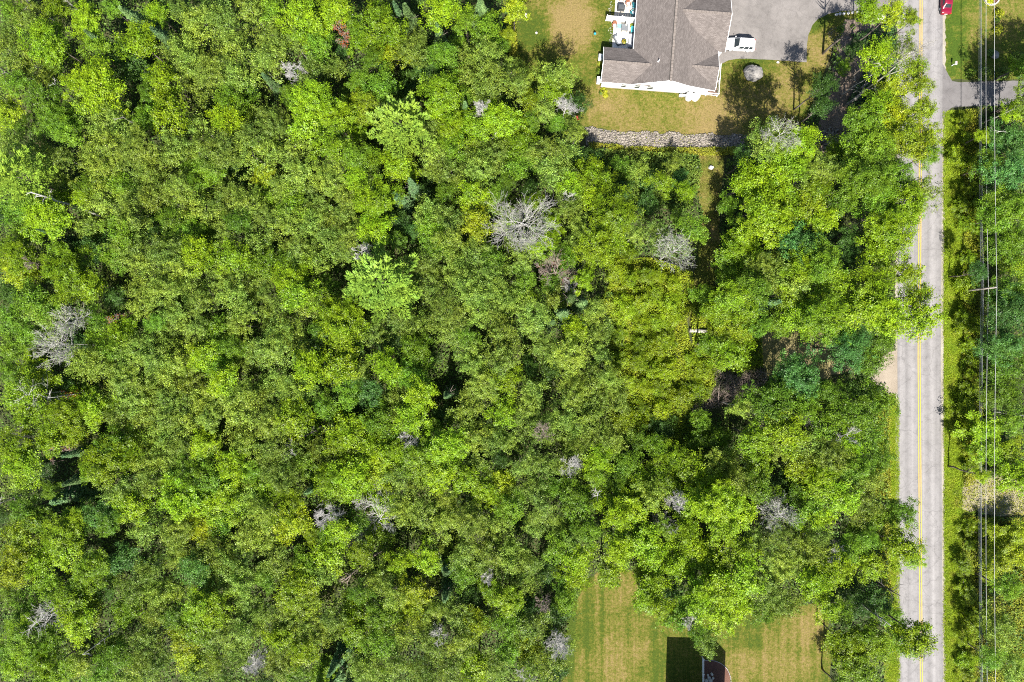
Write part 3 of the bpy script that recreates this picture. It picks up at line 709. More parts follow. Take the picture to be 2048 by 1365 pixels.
def sofa(u, v, rz, n, label):
    t = tag(empty('patio_sofa', UV(u, v, .075), HROT + rz), label, 'sofa'); L = n * .72
    MB().box((0, 0, .17), (L + .1, .8, .22)).build('base', grey_fab, t, bevel=.02)
    MB().box((0, .36, .42), (L + .1, .14, .6)).build('backrest', grey_fab, t, bevel=.02)
    for k in range(n): MB().box((-L / 2 + .36 + k * .72, -.06, .36), (.69, .66, .16)).build('cushion', lt_fab, t, bevel=.03)
    for s in (-1, 1): MB().box((s * (L / 2 + .08), 0, .3), (.12, .8, .5)).build('arm', grey_fab, t, bevel=.02)
    return t
sofa(-6.12, 7.9, -math.pi / 2, 3, 'grey cushioned sofa against the house wall on the lower patio')
sofa(-8.35, 7.8, math.pi * .69, 2, 'grey two-seat sofa set at an angle on the outer side of the patio')
t = tag(empty('low_planter', UV(-7.25, 7.6, .075), HROT), 'black square planter with yellow flowers between the patio sofas', 'planter')
MB().box((0, 0, .2), (.62, .62, .4)).build('pot', black, t, bevel=.02)
R_ = np.random.default_rng(4); d_ = R_.normal(size=(220, 3)); d_[:, 2] = abs(d_[:, 2]); d_ /= np.linalg.norm(d_, axis=1, keepdims=True)
for nm, cc_, sl in (('foliage', (.10, .16, .03), slice(0, 110)), ('flowers', (.62, .42, .03), slice(110, 220))):
    V_, F_ = leaves(d_[sl] * [.38, .38, .42] + [0, 0, .42], d_[sl] + [0, 0, 1], .15, .8, .3, R_); o_ = link(nm, mesh_np(nm, V_, F_), LEAF, t); o_.color = (*cc_, 1)
plant(0, 1, .35, .55, YG, 'yellow-green potted plant by the house wall below the privacy screen', loc=UV(-6.1, 10.5)[:2])
t = tag(empty('lawn_ornament', (*W(1189, 71), 0)), 'small dark teal ornament standing on the lawn left of the patio', 'lawn ornament')
MB().tube([(0, 0, 0), (0, 0, .5)], .03, 6).build('stake', black, t); MB().lathe([(.04, .45), (.2, .52), (.24, .68), (.16, .84), (.03, .9)], 12).build('globe', teal, t, True)
t = tag(empty('wheelbarrow', (*W(1153.5, 238), 0), 1.9), 'small red tub of a wheelbarrow in the shade at the wood edge', 'wheelbarrow')
mb = MB(); P = [(-.5, -.22), (.4, -.3), (.4, .3), (-.5, .22)]; Q = [(-.3, -.12), (.25, -.18), (.25, .18), (-.3, .12)]
mb.add([(x, y, .62) for x, y in P] + [(x, y, .3) for x, y in Q], [(4, 5, 6, 7), (0, 1, 5, 4), (1, 2, 6, 5), (2, 3, 7, 6), (3, 0, 4, 7)]); mb.build('tub', plain('red_plastic', (.55, .02, .03), .5), t)
MB().tube([(-.55, -.04, .18), (-.55, .04, .18)], .18, 12).build('wheel', black, t)
for s in (-1, 1): MB().tube([(-.55, s * .06, .2), (.2, s * .24, .34), (.95, s * .28, .5)], .022, 6).build('handle', black, t); MB().tube([(.25, s * .22, .34), (.3, s * .24, 0)], .02, 5).build('leg', black, t)

# ------------------------------------------------------------------ cars
def car(name, label, loc, rz, paint, L, Wd, Hh, suv=True):
    """local +x is the front of the car"""
    t = tag(empty(name, loc, rz), label, 'car'); hw = Wd / 2; zb = 0.22 if suv else .17
    belt = Hh * .60 if suv else Hh * .62; hood = belt - (.02 if suv else .06)
    # body stations: x, half width, top z
    if suv: st = [(-L/2, hw*.80, belt-.28), (-L/2+.06, hw*.90, belt-.06), (-L/2+.3, hw*.97, belt), (-L*.3, hw, belt), (L*.1, hw, belt), (L*.22, hw*.99, hood), (L*.38, hw*.95, hood-.06), (L/2-.12, hw*.86, hood-.16), (L/2, hw*.70, hood-.38)]
    else: st = [(-L/2, hw*.72, belt-.2), (-L/2+.1, hw*.88, belt-.04), (-L*.38, hw*.95, belt), (-L*.25, hw, belt), (L*.08, hw, belt-.02), (L*.2, hw*.98, hood), (L*.38, hw*.93, hood-.12), (L/2-.12, hw*.82, hood-.22), (L/2, hw*.62, hood-.4)]
    V, F = [], []; m = 0
    for (x, w, zt) in st:
        ring = [(w*.86, zb), (w*.97, zb+.12), (w, zb+.35), (w*.995, zt-.12), (w*.95, zt-.03), (w*.80, zt+.005), (w*.4, zt+.03)]
        ring = ring + [(-a, b) for a, b in ring[::-1]]; m = len(ring); V += [(x, a, b) for a, b in ring]
    for i in range(len(st) - 1):
        for k in range(m): F.append((i*m+k, i*m+(k+1) % m, (i+1)*m+(k+1) % m, (i+1)*m+k))
    F.append(tuple(range(m))); F.append(tuple((len(st)-1)*m+k for k in range(m))[::-1])
    body = MB().add(V, F).build('body', paint, t, True)
    # cabin: lower ring at the belt line, upper ring at the roof
    lo = [(-L*.46, L*.235)] if suv else [(-L*.34, L*.2)]; up = [(-L*.415, L*.075)] if suv else [(-L*.2, L*.06)]
    (x0, x1), (r0, r1) = lo[0], up[0]; wl, wu = hw*.93, hw*.72; zl, zu = belt-.03, Hh-.05
    B = [(x1, wl*.86, zl), (x1-.25, wl, zl), (x0+.1, wl*.97, zl), (x0, wl*.8, zl)]; B = B + [(a, -b, c) for a, b, c in B[::-1]]
    U = [(r1, wu*.86, zu), (r1-.2, wu, zu), (r0+.1, wu*.95, zu-.02), (r0, wu*.78, zu-.03)]; U = U + [(a, -b, c) for a, b, c in U[::-1]]
    T = [(a*.97, b*.9, c+.05) for a, b, c in U]; nn = 8
    cab = MB().add(B + U + T, [(i, (i+1) % nn, nn+(i+1) % nn, nn+i) for i in range(nn)] + [(nn+i, nn+(i+1) % nn, 2*nn+(i+1) % nn, 2*nn+i) for i in range(nn)] + [tuple(range(2*nn, 3*nn))]).build('cabin', paint, t, True)
    def panel(nm, a, b, c, d, s0=.06, s1=.94, t0=.12, t1=.9, parent=cab):
        a, b, c, d = map(Vector, (a, b, c, d)); f = lambda s, q: (a.lerp(b, s)).lerp(d.lerp(c, s), q)
        P = [f(s0, t0), f(s1, t0), f(s1, t1), f(s0, t1)]; n = (P[1]-P[0]).cross(P[3]-P[0]).normalized()
        if n.dot(P[0] - Vector((0, 0, .6))) < 0: n = -n
        mb = MB(); mb.add([p + n*.018 for p in P] + [p - n*.01 for p in P], [(0, 1, 2, 3), (7, 6, 5, 4)] + [(i, 4+i, 4+(i+1) % 4, (i+1) % 4) for i in range(4)])
        return mb.build(nm, glass_dark, parent)
    panel('windscreen', B[0], B[7], U[7], U[0], .01, .99, .06, .96); panel('rear_window', B[3], B[4], U[4], U[3], .06, .94, .25, .92)
    for (i0, i1) in ((1, 2), (6, 5)):
        for (s0, s1) in ((.05, .37), (.40, .68), (.72, .95)) if suv else ((.05, .47), (.51, .92)):
            panel('side_window', B[i0], B[i1], U[i1], U[i0], s0, s1, .12, .86)
    if suv:
        for s in (-1, 1): MB().tube([(r0+.3, s*wu*.82, zu+.06), (r0+.4, s*wu*.84, zu+.12), (r1-.35, s*wu*.84, zu+.12), (r1-.25, s*wu*.82, zu+.06)], .025, 6).build('roof_rail', plain('silver_rail', (.5, .5, .5), .35, .5, .05), t)
    for sx in (L*.31, -L*.29):
        for s in (-1, 1):
            r = .37 if suv else .32; y = s*(hw - .12)
            w = MB().lathe([(r*.7, -.11), (r, -.08), (r, .08), (r*.7, .11)], 20).mesh('wheel')
            w.transform(Matrix.Rotation(math.pi/2, 4, 'X')); wo = link('wheel', w, black, t); wo.location = (sx, y, r)
            rm = MB().lathe([(r*.68, 0), (r*.62, .02), (r*.2, .035), (.02, .04)], 14).mesh('rim'); rm.transform(Matrix.Rotation(-s*math.pi/2, 4, 'X'))
            ro = link('rim', rm, plain('alloy', (.42, .43, .44), .35, .5, .1), wo); ro.location = (0, s*.105, 0)
            ar = MB(); ar.tube([(sx + math.cos(q)*(r+.06), s*(hw-.005), r + math.sin(q)*(r+.06)) for q in [math.pi*k/10 for k in range(11)]], .035, 5)
            ar.build('wheel_arch', black, t)
    for s in (-1, 1):
        mb = MB(); mb.box((L*.19, s*(hw+.09), belt+.08), (.12, .2, .14)); mb.build('mirror', paint if suv else black, t, bevel=.03)
        MB().box((L/2-.14, s*hw*.66, hood-.24), (.22, hw*.32, .12)).build('headlight', plain('lamp_glass', (.6, .62, .64), .15, .6, .05), t, bevel=.02)
        MB().box((-L/2+.07, s*hw*.74, belt-.16), (.16, hw*.3, .2)).build('tail_light', plain('red_lamp', (.35, .01, .012), .2, .6, .05), t, bevel=.02)
        for k in (-.12, .1): MB().box((L*k, s*(hw+.004), belt-.16), (.2, .025, .03)).build('door_handle', paint, t)
    MB().box((-L/2-.005, 0, .55), (.02, .5, .13)).build('number_plate', white_trim, t)
    MB().box((L/2-.03, 0, .52), (.05, hw*1.0, .16)).build('grille', black, t)
    return t
car_white = plain('white_car_paint', (.80, .80, .80), .25, .5, .03); car_red = plain('red_car_paint', (.15, .005, .02), .2, .6, .06)
car('suv', 'white estate car with roof rails parked nose to the garage on the driveway', (*W(1480, 90, .6), .022), math.pi - .06, car_white, 4.85, 1.98, 1.74, True)
car('sedan', 'dark red car at the top of the road, on the right shoulder', (*W(1890.5, 3, .35), .03), math.pi / 2 - .02, car_red, 4.5, 1.78, 1.42, False)

# ------------------------------------------------------------------ utility line
pole_wood = bark('pole_wood', (.16, .14, .12), (.34, .31, .27), 5)
POLE_X, POLE_Y = W(1920, 583)
wire_m = plain('grey_cable', (.42, .42, .42), .5, .4, .05)
ylist = [POLE_Y + 72, POLE_Y, POLE_Y - 72]
for i, yy in enumerate(ylist):
    t = tag(empty('utility_pole', (POLE_X + (0, 0, .3)[i], yy, 0)), ['grey wooden utility pole beyond the top of the road', 'grey wooden utility pole in the shrubs right of the road', 'grey wooden utility pole beyond the bottom of the road'][i], 'utility pole')
    MB().tube([(0, 0, 0), (0, 0, 4.2), (0, 0, 8.55)], [.19, .16, .13], 10).build('shaft', pole_wood, t, True)
    MB().tube([(0, 0, 8.5), (0, 0, 8.68)], .05, 8).build('insulator', plain('porcelain', (.5, .5, .5), .3), t)
    for z in (4.9, 5.2, 5.45, 6.5): MB().box((.16, 0, z), (.16, .08, .08)).build('bracket', plain('bracket_steel', (.25, .25, .26), .5), t)
for (z, lab) in ((4.9, 'lowest cable on the utility poles, leftmost of the lines'), (5.2, 'second lowest cable on the poles, in the close bundle of three'), (5.45, 'third cable up, rightmost of the close bundle of three'), (6.5, 'fourth cable up, single line between the bundle and the top wire'), (8.68, 'topmost single wire, rightmost of the lines beside the road')):
    pts = []
    for a, b in zip(ylist, ylist[1:]):
        for k in range(18):
            s = k / 18; pts.append((POLE_X + .2 * (z < 8), a + (b - a) * s, z - 4 * .55 * s * (1 - s)))
    pts.append((POLE_X + .2 * (z < 8), ylist[2], z))
    tag(MB().tube(pts, .020 if z < 6 else .022, 5).build('power_cable', wire_m), lab, 'cable', 'cables on the utility poles')

# mailbox by the right-hand drive, planter ring across the road
t = tag(empty('mailbox', (*W(1903, 132), 0)), 'pale roadside mailbox on a post by the right-hand driveway', 'mailbox')
MB().box((0, 0, .55), (.1, .1, 1.1)).build('post', white_trim, t); MB().box((0, .0, 1.2), (.28, .55, .24)).build('box', plain('pale_box', (.62, .58, .55), .5), t, bevel=.05)
MB().box((.15, .1, 1.33), (.02, .12, .14)).build('flag', plain('flag_red', (.4, .05, .04)), t); MB().box((0, -.275, 1.2), (.24, .02, .2)).build('door', white_trim, t)
t = tag(empty('planter_ring', (*W(1982, -1), 0)), 'pale curved stone ring round a flower bed at the top right', 'planter')
mb = MB(); ang = [math.pi * 2 * k / 28 for k in range(28)]
for k, a in enumerate(ang):
    MB().box((1.15 * math.cos(a), 1.0 * math.sin(a), .16), (.24, .2, .32), a).build('edging_stone', pale_rock, t)
MB().lathe([(1.1, .0), (1.05, .2), (.1, .26)], 24).build('soil', mulch_m, t)
plant(1977, 3, .8, .7, LM, 'lime-yellow clump of leaves in the stone ring at the top right', n=300, size=.2)
# white rail fence beside the mulch bed, edging stones of the bed
t = tag(empty('rail_fence', (*W(1404, 1420), 0)), 'white three-rail fence in the dark shade beside the mulch bed', 'fence')
for k in range(5): MB().box((0, k * 2.45 - 0.9, .62), (.13, .13, 1.24)).build('post', white_trim, t)
for k in range(4):
    for z in (.35, .72, 1.1): MB().box((0, k * 2.45 + .325, z), (.05, 2.3, .13)).build('rail', white_trim, t)
t = tag(empty('bed_edging', (*W(1440, 1340), 0)), 'curved stone edging round the red mulch bed', 'edging')
EP = [(1406, 1321), (1415, 1320.5), (1425, 1321), (1433, 1323), (1441, 1326.5), (1448, 1331.5), (1454, 1338), (1458, 1346), (1461, 1355), (1462, 1366), (1462, 1378)]
ox, oy = W(1440, 1340); eds = MB().box((0, 0, .07), (.40, .12, .14)).mesh('edging_stone', bevel=.03)
for a, b in zip(EP, EP[1:]):
    for q in (.25, .75):
        x, y = W(a[0] + (b[0] - a[0]) * q, a[1] + (b[1] - a[1]) * q); o = link('edging_stone', eds, grey_rock, t)
        o.location = (x - ox, y - oy, 0); o.rotation_euler = (0, 0, math.atan2(-(b[1] - a[1]), b[0] - a[0]))
# the neighbour's tall house below the frame, which throws the gabled shadow
nh = tag(empty('house', (*W(1388, 1447), 0), math.radians(-2)), 'tall gabled house below the lower lawn that throws the dark shadow', 'house')
hw_, z1, z2 = 4.75, 7.0, 9.4
for (y, s) in ((6.2, 1), (-6, -1)):
    mb = MB(); P = [(-hw_, 0), (hw_, 0), (hw_, z1), (2.9, z2), (-hw_ + .2, z2)]
    mb.add([(p[0], y, p[1]) for p in P] + [(p[0], y - s * .2, p[1]) for p in P], [tuple(range(5)), tuple(range(5, 10))[::-1]] + [(i, 5 + i, 5 + (i + 1) % 5, (i + 1) % 5) for i in range(5)]); mb.build('wall', SIDING, nh)
for s in (-1, 1): MB().box((s * (hw_ - .1), .1, z1 / 2), (.2, 11.9, z1)).build('wall', SIDING, nh)
def nslope(pts):
    me = MB().slab(pts, .18).mesh('roof_slope'); ul = me.uv_layers.new(name='slope')
    for lp in me.loops: p = me.vertices[lp.vertex_index].co; ul.data[lp.index].uv = (p.y, p.x)
    link('roof_slope', me, SHING, nh)
nslope([(2.9, -6.2, z2 + .18), (2.9, 6.3, z2 + .18), (-hw_ - .1, 6.3, z2 + .1), (-hw_ - .1, -6.2, z2 + .1)])
nslope([(2.9, -6.2, z2 + .19), (hw_ + .2, -6.2, z1), (hw_ + .2, 6.3, z1), (2.9, 6.3, z2 + .19)])
for (x, z) in ((-2.8, 1.5), (0, 1.5), (2.6, 1.5), (-2.8, 4.8), (0, 4.8), (2.6, 4.8)):
    wn = MB().box((x, 6.23, z), (1.1, .06, 1.4)).build('window', white_trim, nh); MB().box((x, 6.27, z), (.92, .03, 1.2)).build('pane', glass_dark, wn)
# ------------------------------------------------------------------ tree building blocks
def crown_broad(seed, R0, H, style):
    """leafy crown: limbs radiating from the stem, each carrying leaf sprays; a ragged outline with gaps"""
    R = np.random.default_rng(seed); C, D, Sz = [], [], []
    nl = int({'plate': 2.5, 'spray': 3.1, 'round': 2.7}[style] * R0 * R0 ** .8 + 5)
    for i in range(nl):
        f = (i + R.uniform(0, .9)) / nl                       # 0 low and long ... 1 the leader
        az = i * 2.39996 + R.normal() * .35
        Lb = R0 * (1.22 - .80 * f ** 1.3) * R.uniform(.55, 1.25)
        el = .06 + .80 * f + R.normal() * .12
        d = np.array([math.cos(az) * math.cos(el), math.sin(az) * math.cos(el), math.sin(el)])
        side = np.array([-math.sin(az), math.cos(az), 0])
        o = np.array([0, 0, H * (.22 + .42 * f)])
        m = int(R.integers(7, 11) * max(.6, Lb / 2.4))
        for k in range(m):
            t = R.uniform(.28, 1.0) ** .8
            c = o + d * Lb * t + side * R.normal() * (.10 + .21 * (1.15 - t)) * Lb + np.array([0, 0, R.normal() * .16 - .10 * Lb * t * t * (1 - f)])
            if style == 'plate': n, sx, sz, lift, jn = int(R.integers(26, 40)), R.uniform(.19, .31), .08, 1.5, .42
            elif style == 'spray': n, sx, sz, lift, jn = int(R.integers(22, 36)), R.uniform(.12, .20), .13, .8, .55
            else: n, sx, sz, lift, jn = int(R.integers(24, 38)), R.uniform(.18, .28), .12, 1.1, .5
            p = R.normal(size=(n, 3)) * [sx, sx, sz]
            sh = d * .8 + side * R.normal() * .5 + np.array([0, 0, .35 if style != 'spray' else .7]); sh /= np.linalg.norm(sh)
            p += sh * R.uniform(-.28, .34, (n, 1)) * (1.5 if style == 'spray' else 1.0)
            nr = d * .55 + np.array([0, 0, lift]) + R.normal(size=3) * .5      # one spray faces one way
            C.append(c + p); D.append(nr + R.normal(size=(n, 3)) * jn)
            Sz.append(np.full(n, {'plate': .205, 'spray': .165, 'round': .185}[style] * R.uniform(.8, 1.25)))
    # inner and lower foliage that closes the crown from the side and deepens its shade
    n = int((34 if style == 'spray' else 52) * R0 * R0); q = R.normal(size=(n, 3)); q /= np.linalg.norm(q, axis=1, keepdims=True)
    C.append(q * (R.uniform(.2, 1, n) ** .5)[:, None] * [R0 * .66, R0 * .66, H * .62] + [0, 0, -H * .10]); D.append(R.normal(size=(n, 3)) * .7 + [0, 0, .8]); Sz.append(np.full(n, .25))
    V, F = leaves(np.vstack(C), np.vstack(D), np.concatenate(Sz), .66, .35, R)
    return mesh_np('crown', V, F)

def crown_conifer(seed, R0, H, pine=False):
    R = np.random.default_rng(seed); C, D = [], []
    nw = 9 if pine else 17
    for i in range(nw):
        f = i / (nw - 1); z = H * f
        L = R0 * (1 - f) ** (.65 if pine else .85) * R.uniform(.85, 1.1) + (.45 if pine else .12)
        nb = (7 if pine else 9) - int(f * 3)
        a0 = R.uniform(0, 6.28)
        for b in range(nb):
            a = a0 + 2 * math.pi * b / nb + R.normal() * .15; Lb = L * R.uniform(.72, 1.12)
            d = np.array([math.cos(a), math.sin(a), 0]); side = np.array([-math.sin(a), math.cos(a), 0])
            n = int((120 if pine else 85) * max(.25, Lb / R0))
            s = R.uniform(.12 if not pine else .22, 1, n) ** .75
            wid = (.42 if pine else .30) * Lb * (1.05 - s) + .10
            lat = R.uniform(-1, 1, n) * wid
            rise = (.30 if pine else -.18) * s * Lb + (.12 * Lb * s * s if pine else 0)
            c = d * (s * Lb)[:, None] + side * lat[:, None]; c[:, 2] = z + rise + R.normal(size=n) * .06 - abs(lat) * .15
            dr = d * 1.0 + side * (np.sign(lat) * .75)[:, None]; dr = dr + R.normal(size=(n, 3)) * .28; dr[:, 2] += (.55 if pine else .10)
            C.append(c); D.append(dr)
    C = np.vstack(C); D = np.vstack(D)
    Ln = R.uniform(.28, .48, len(C)) if pine else R.uniform(.20, .36, len(C))
    V, F = blades(C, D, Ln, .115 if pine else .095)
    # a second, flat-lying blade set gives body
    D2 = D + R.normal(size=D.shape) * .5
    V2, F2 = blades(C + R.normal(size=C.shape) * .05, D2, Ln, .12)
    return mesh_np('crown', np.vstack([V, V2]), np.vstack([F, F2 + len(V)]))

def trunk_mesh(seed, H, r, nb=5, top=.9, spread=.3):
    R = random.Random(seed); mb = MB(); x = y = 0; pts = []
    for k in range(6):
        z = H * top * k / 5; pts.append((x, y, z)); x += R.uniform(-.12, .12); y += R.uniform(-.12, .12)
    mb.tube(pts, [r * (1 - .75 * k / 5) for k in range(6)], 6)
    for b in range(nb):
        z = H * R.uniform(.45, .82); a = R.uniform(0, 6.28); L = H * R.uniform(.12, .26)
        p = Vector((0, 0, z)); q = p + Vector((math.cos(a) * L * spread * 2, math.sin(a) * L * spread * 2, L * .7))
        mb.tube([p, p.lerp(q, .5) + Vector((0, 0, -.1)), q], [r * .4, r * .25, r * .08], 4)
    return mb.mesh('trunk', True)

def bare_tree(seed, H, r0, R0, nb=14, droop=.0, fine=3, base=.35, fan=None, up=.55, kids=(6, 5, 2)):
    """leafless tree: trunk and branching limbs; radius R0"""
    R = random.Random(seed); tr = MB(); br = MB()
    pts = [Vector((R.uniform(-.15, .15) * k / 3, R.uniform(-.15, .15) * k / 3, H * k / 6)) for k in range(7)]
    tr.tube(pts, [r0 * (1 - .85 * k / 6) for k in range(7)], 6)
    def limb(p, d, L, rad, lev):
        n = 4; q = p.copy(); P = [q.copy()]; dd = d.copy()
        for k in range(n):
            dd = (dd + Vector((R.gauss(0, .16), R.gauss(0, .16), R.gauss(0, .10) + .06 - droop * .25))).normalized()
            q = q + dd * (L / n); P.append(q.copy())
        br.tube(P, [max(.010, rad * (1 - .8 * k / n)) for k in range(n + 1)], 4 if lev < 2 else 3, cap=False)
        if lev < 3:
            for j in range(kids[lev]):
                s = R.uniform(.25, .95); i = min(n - 1, int(s * n)); pp = P[i].lerp(P[i + 1], s * n - i)
                ax = Vector((R.gauss(0, 1), R.gauss(0, 1), R.gauss(0, .6)))
                nd = (dd * 1.0 + ax.normalized() * .75).normalized()
                limb(pp, nd, L * R.uniform(.42, .72), rad * .5, lev + 1)
    for b in range(nb):
        f = base + (1 - base) * (b + R.random()) / nb; z = H * min(.99, f)
        a = R.uniform(0, 6.28) if fan is None else fan[0] + R.gauss(0, fan[1])
        L = R0 * (1.05 - .55 * f) * R.uniform(.75, 1.15)
        limb(Vector((0, 0, z)), Vector((math.cos(a), math.sin(a), up * R.uniform(.4, 1.2) - droop)).normalized(), L, r0 * .30, 3 - fine if fine < 3 else 0)
    return tr.mesh('trunk', True), br.mesh('branches')

CROWN = {}
BASE_R = {}
def variants(key, n, fn, R0):
    CROWN[key] = [fn(k) for k in range(n)]; BASE_R[key] = R0
variants('plate_m', 7, lambda k: crown_broad(100 + k, 2.7, 2.9, 'plate'), 2.7)
variants('plate_l', 4, lambda k: crown_broad(130 + k, 3.9, 3.6, 'plate'), 3.9)
variants('spray_m', 8, lambda k: crown_broad(200 + k, 2.6, 3.3, 'spray'), 2.6)
variants('spray_l', 3, lambda k: crown_broad(230 + k, 3.6, 3.8, 'spray'), 3.6)
variants('round_m', 6, lambda k: crown_broad(300 + k, 2.7, 3.2, 'round'), 2.7)
variants('round_l', 3, lambda k: crown_broad(330 + k, 3.9, 3.8, 'round'), 3.9)
variants('pine', 3, lambda k: crown_conifer(400 + k, 4.4, 6.0, True), 4.4)
variants('spruce', 4, lambda k: crown_conifer(450 + k, 1.9, 7.0, False), 1.9)
TRUNK = [trunk_mesh(20 + k, 10.0, .13 + .02 * k, 6) for k in range(4)]
TRUNKB = [trunk_mesh(40 + k, 10.0, .10 + .01 * k, 4, .93, .2) for k in range(4)]

# kind: (style, colour, colour word, noun, object name)
KIND = {
    'm': ('plate', (0.188, 0.292, 0.010), 'bright yellow-green', 'maple', 'maple_tree'),
    'y': ('plate', (0.225, 0.295, 0.012), 'golden-green', 'maple', 'maple_tree'),
    'o': ('spray', (0.205, 0.290, 0.040), 'olive-green', 'birch', 'birch_tree'),
    'g': ('round', (0.135, 0.240, 0.016), 'mid-green', 'leafy tree', 'leafy_tree'),
    't': ('round', (0.085, 0.195, 0.040), 'bluish-green', 'leafy tree', 'leafy_tree'),
    'd': ('round', (0.060, 0.125, 0.020), 'dark green', 'leafy tree', 'leafy_tree'),
    'b': ('plate', (0.185, 0.265, 0.010), 'yellow-green', 'shrub', 'shrub'),
    's': ('spruce', (0.120, 0.200, 0.072), 'blue-green', 'spruce', 'spruce_tree'),
    'p': ('pine', (0.200, 0.300, 0.034), 'pale green', 'pine', 'pine_tree'),
}
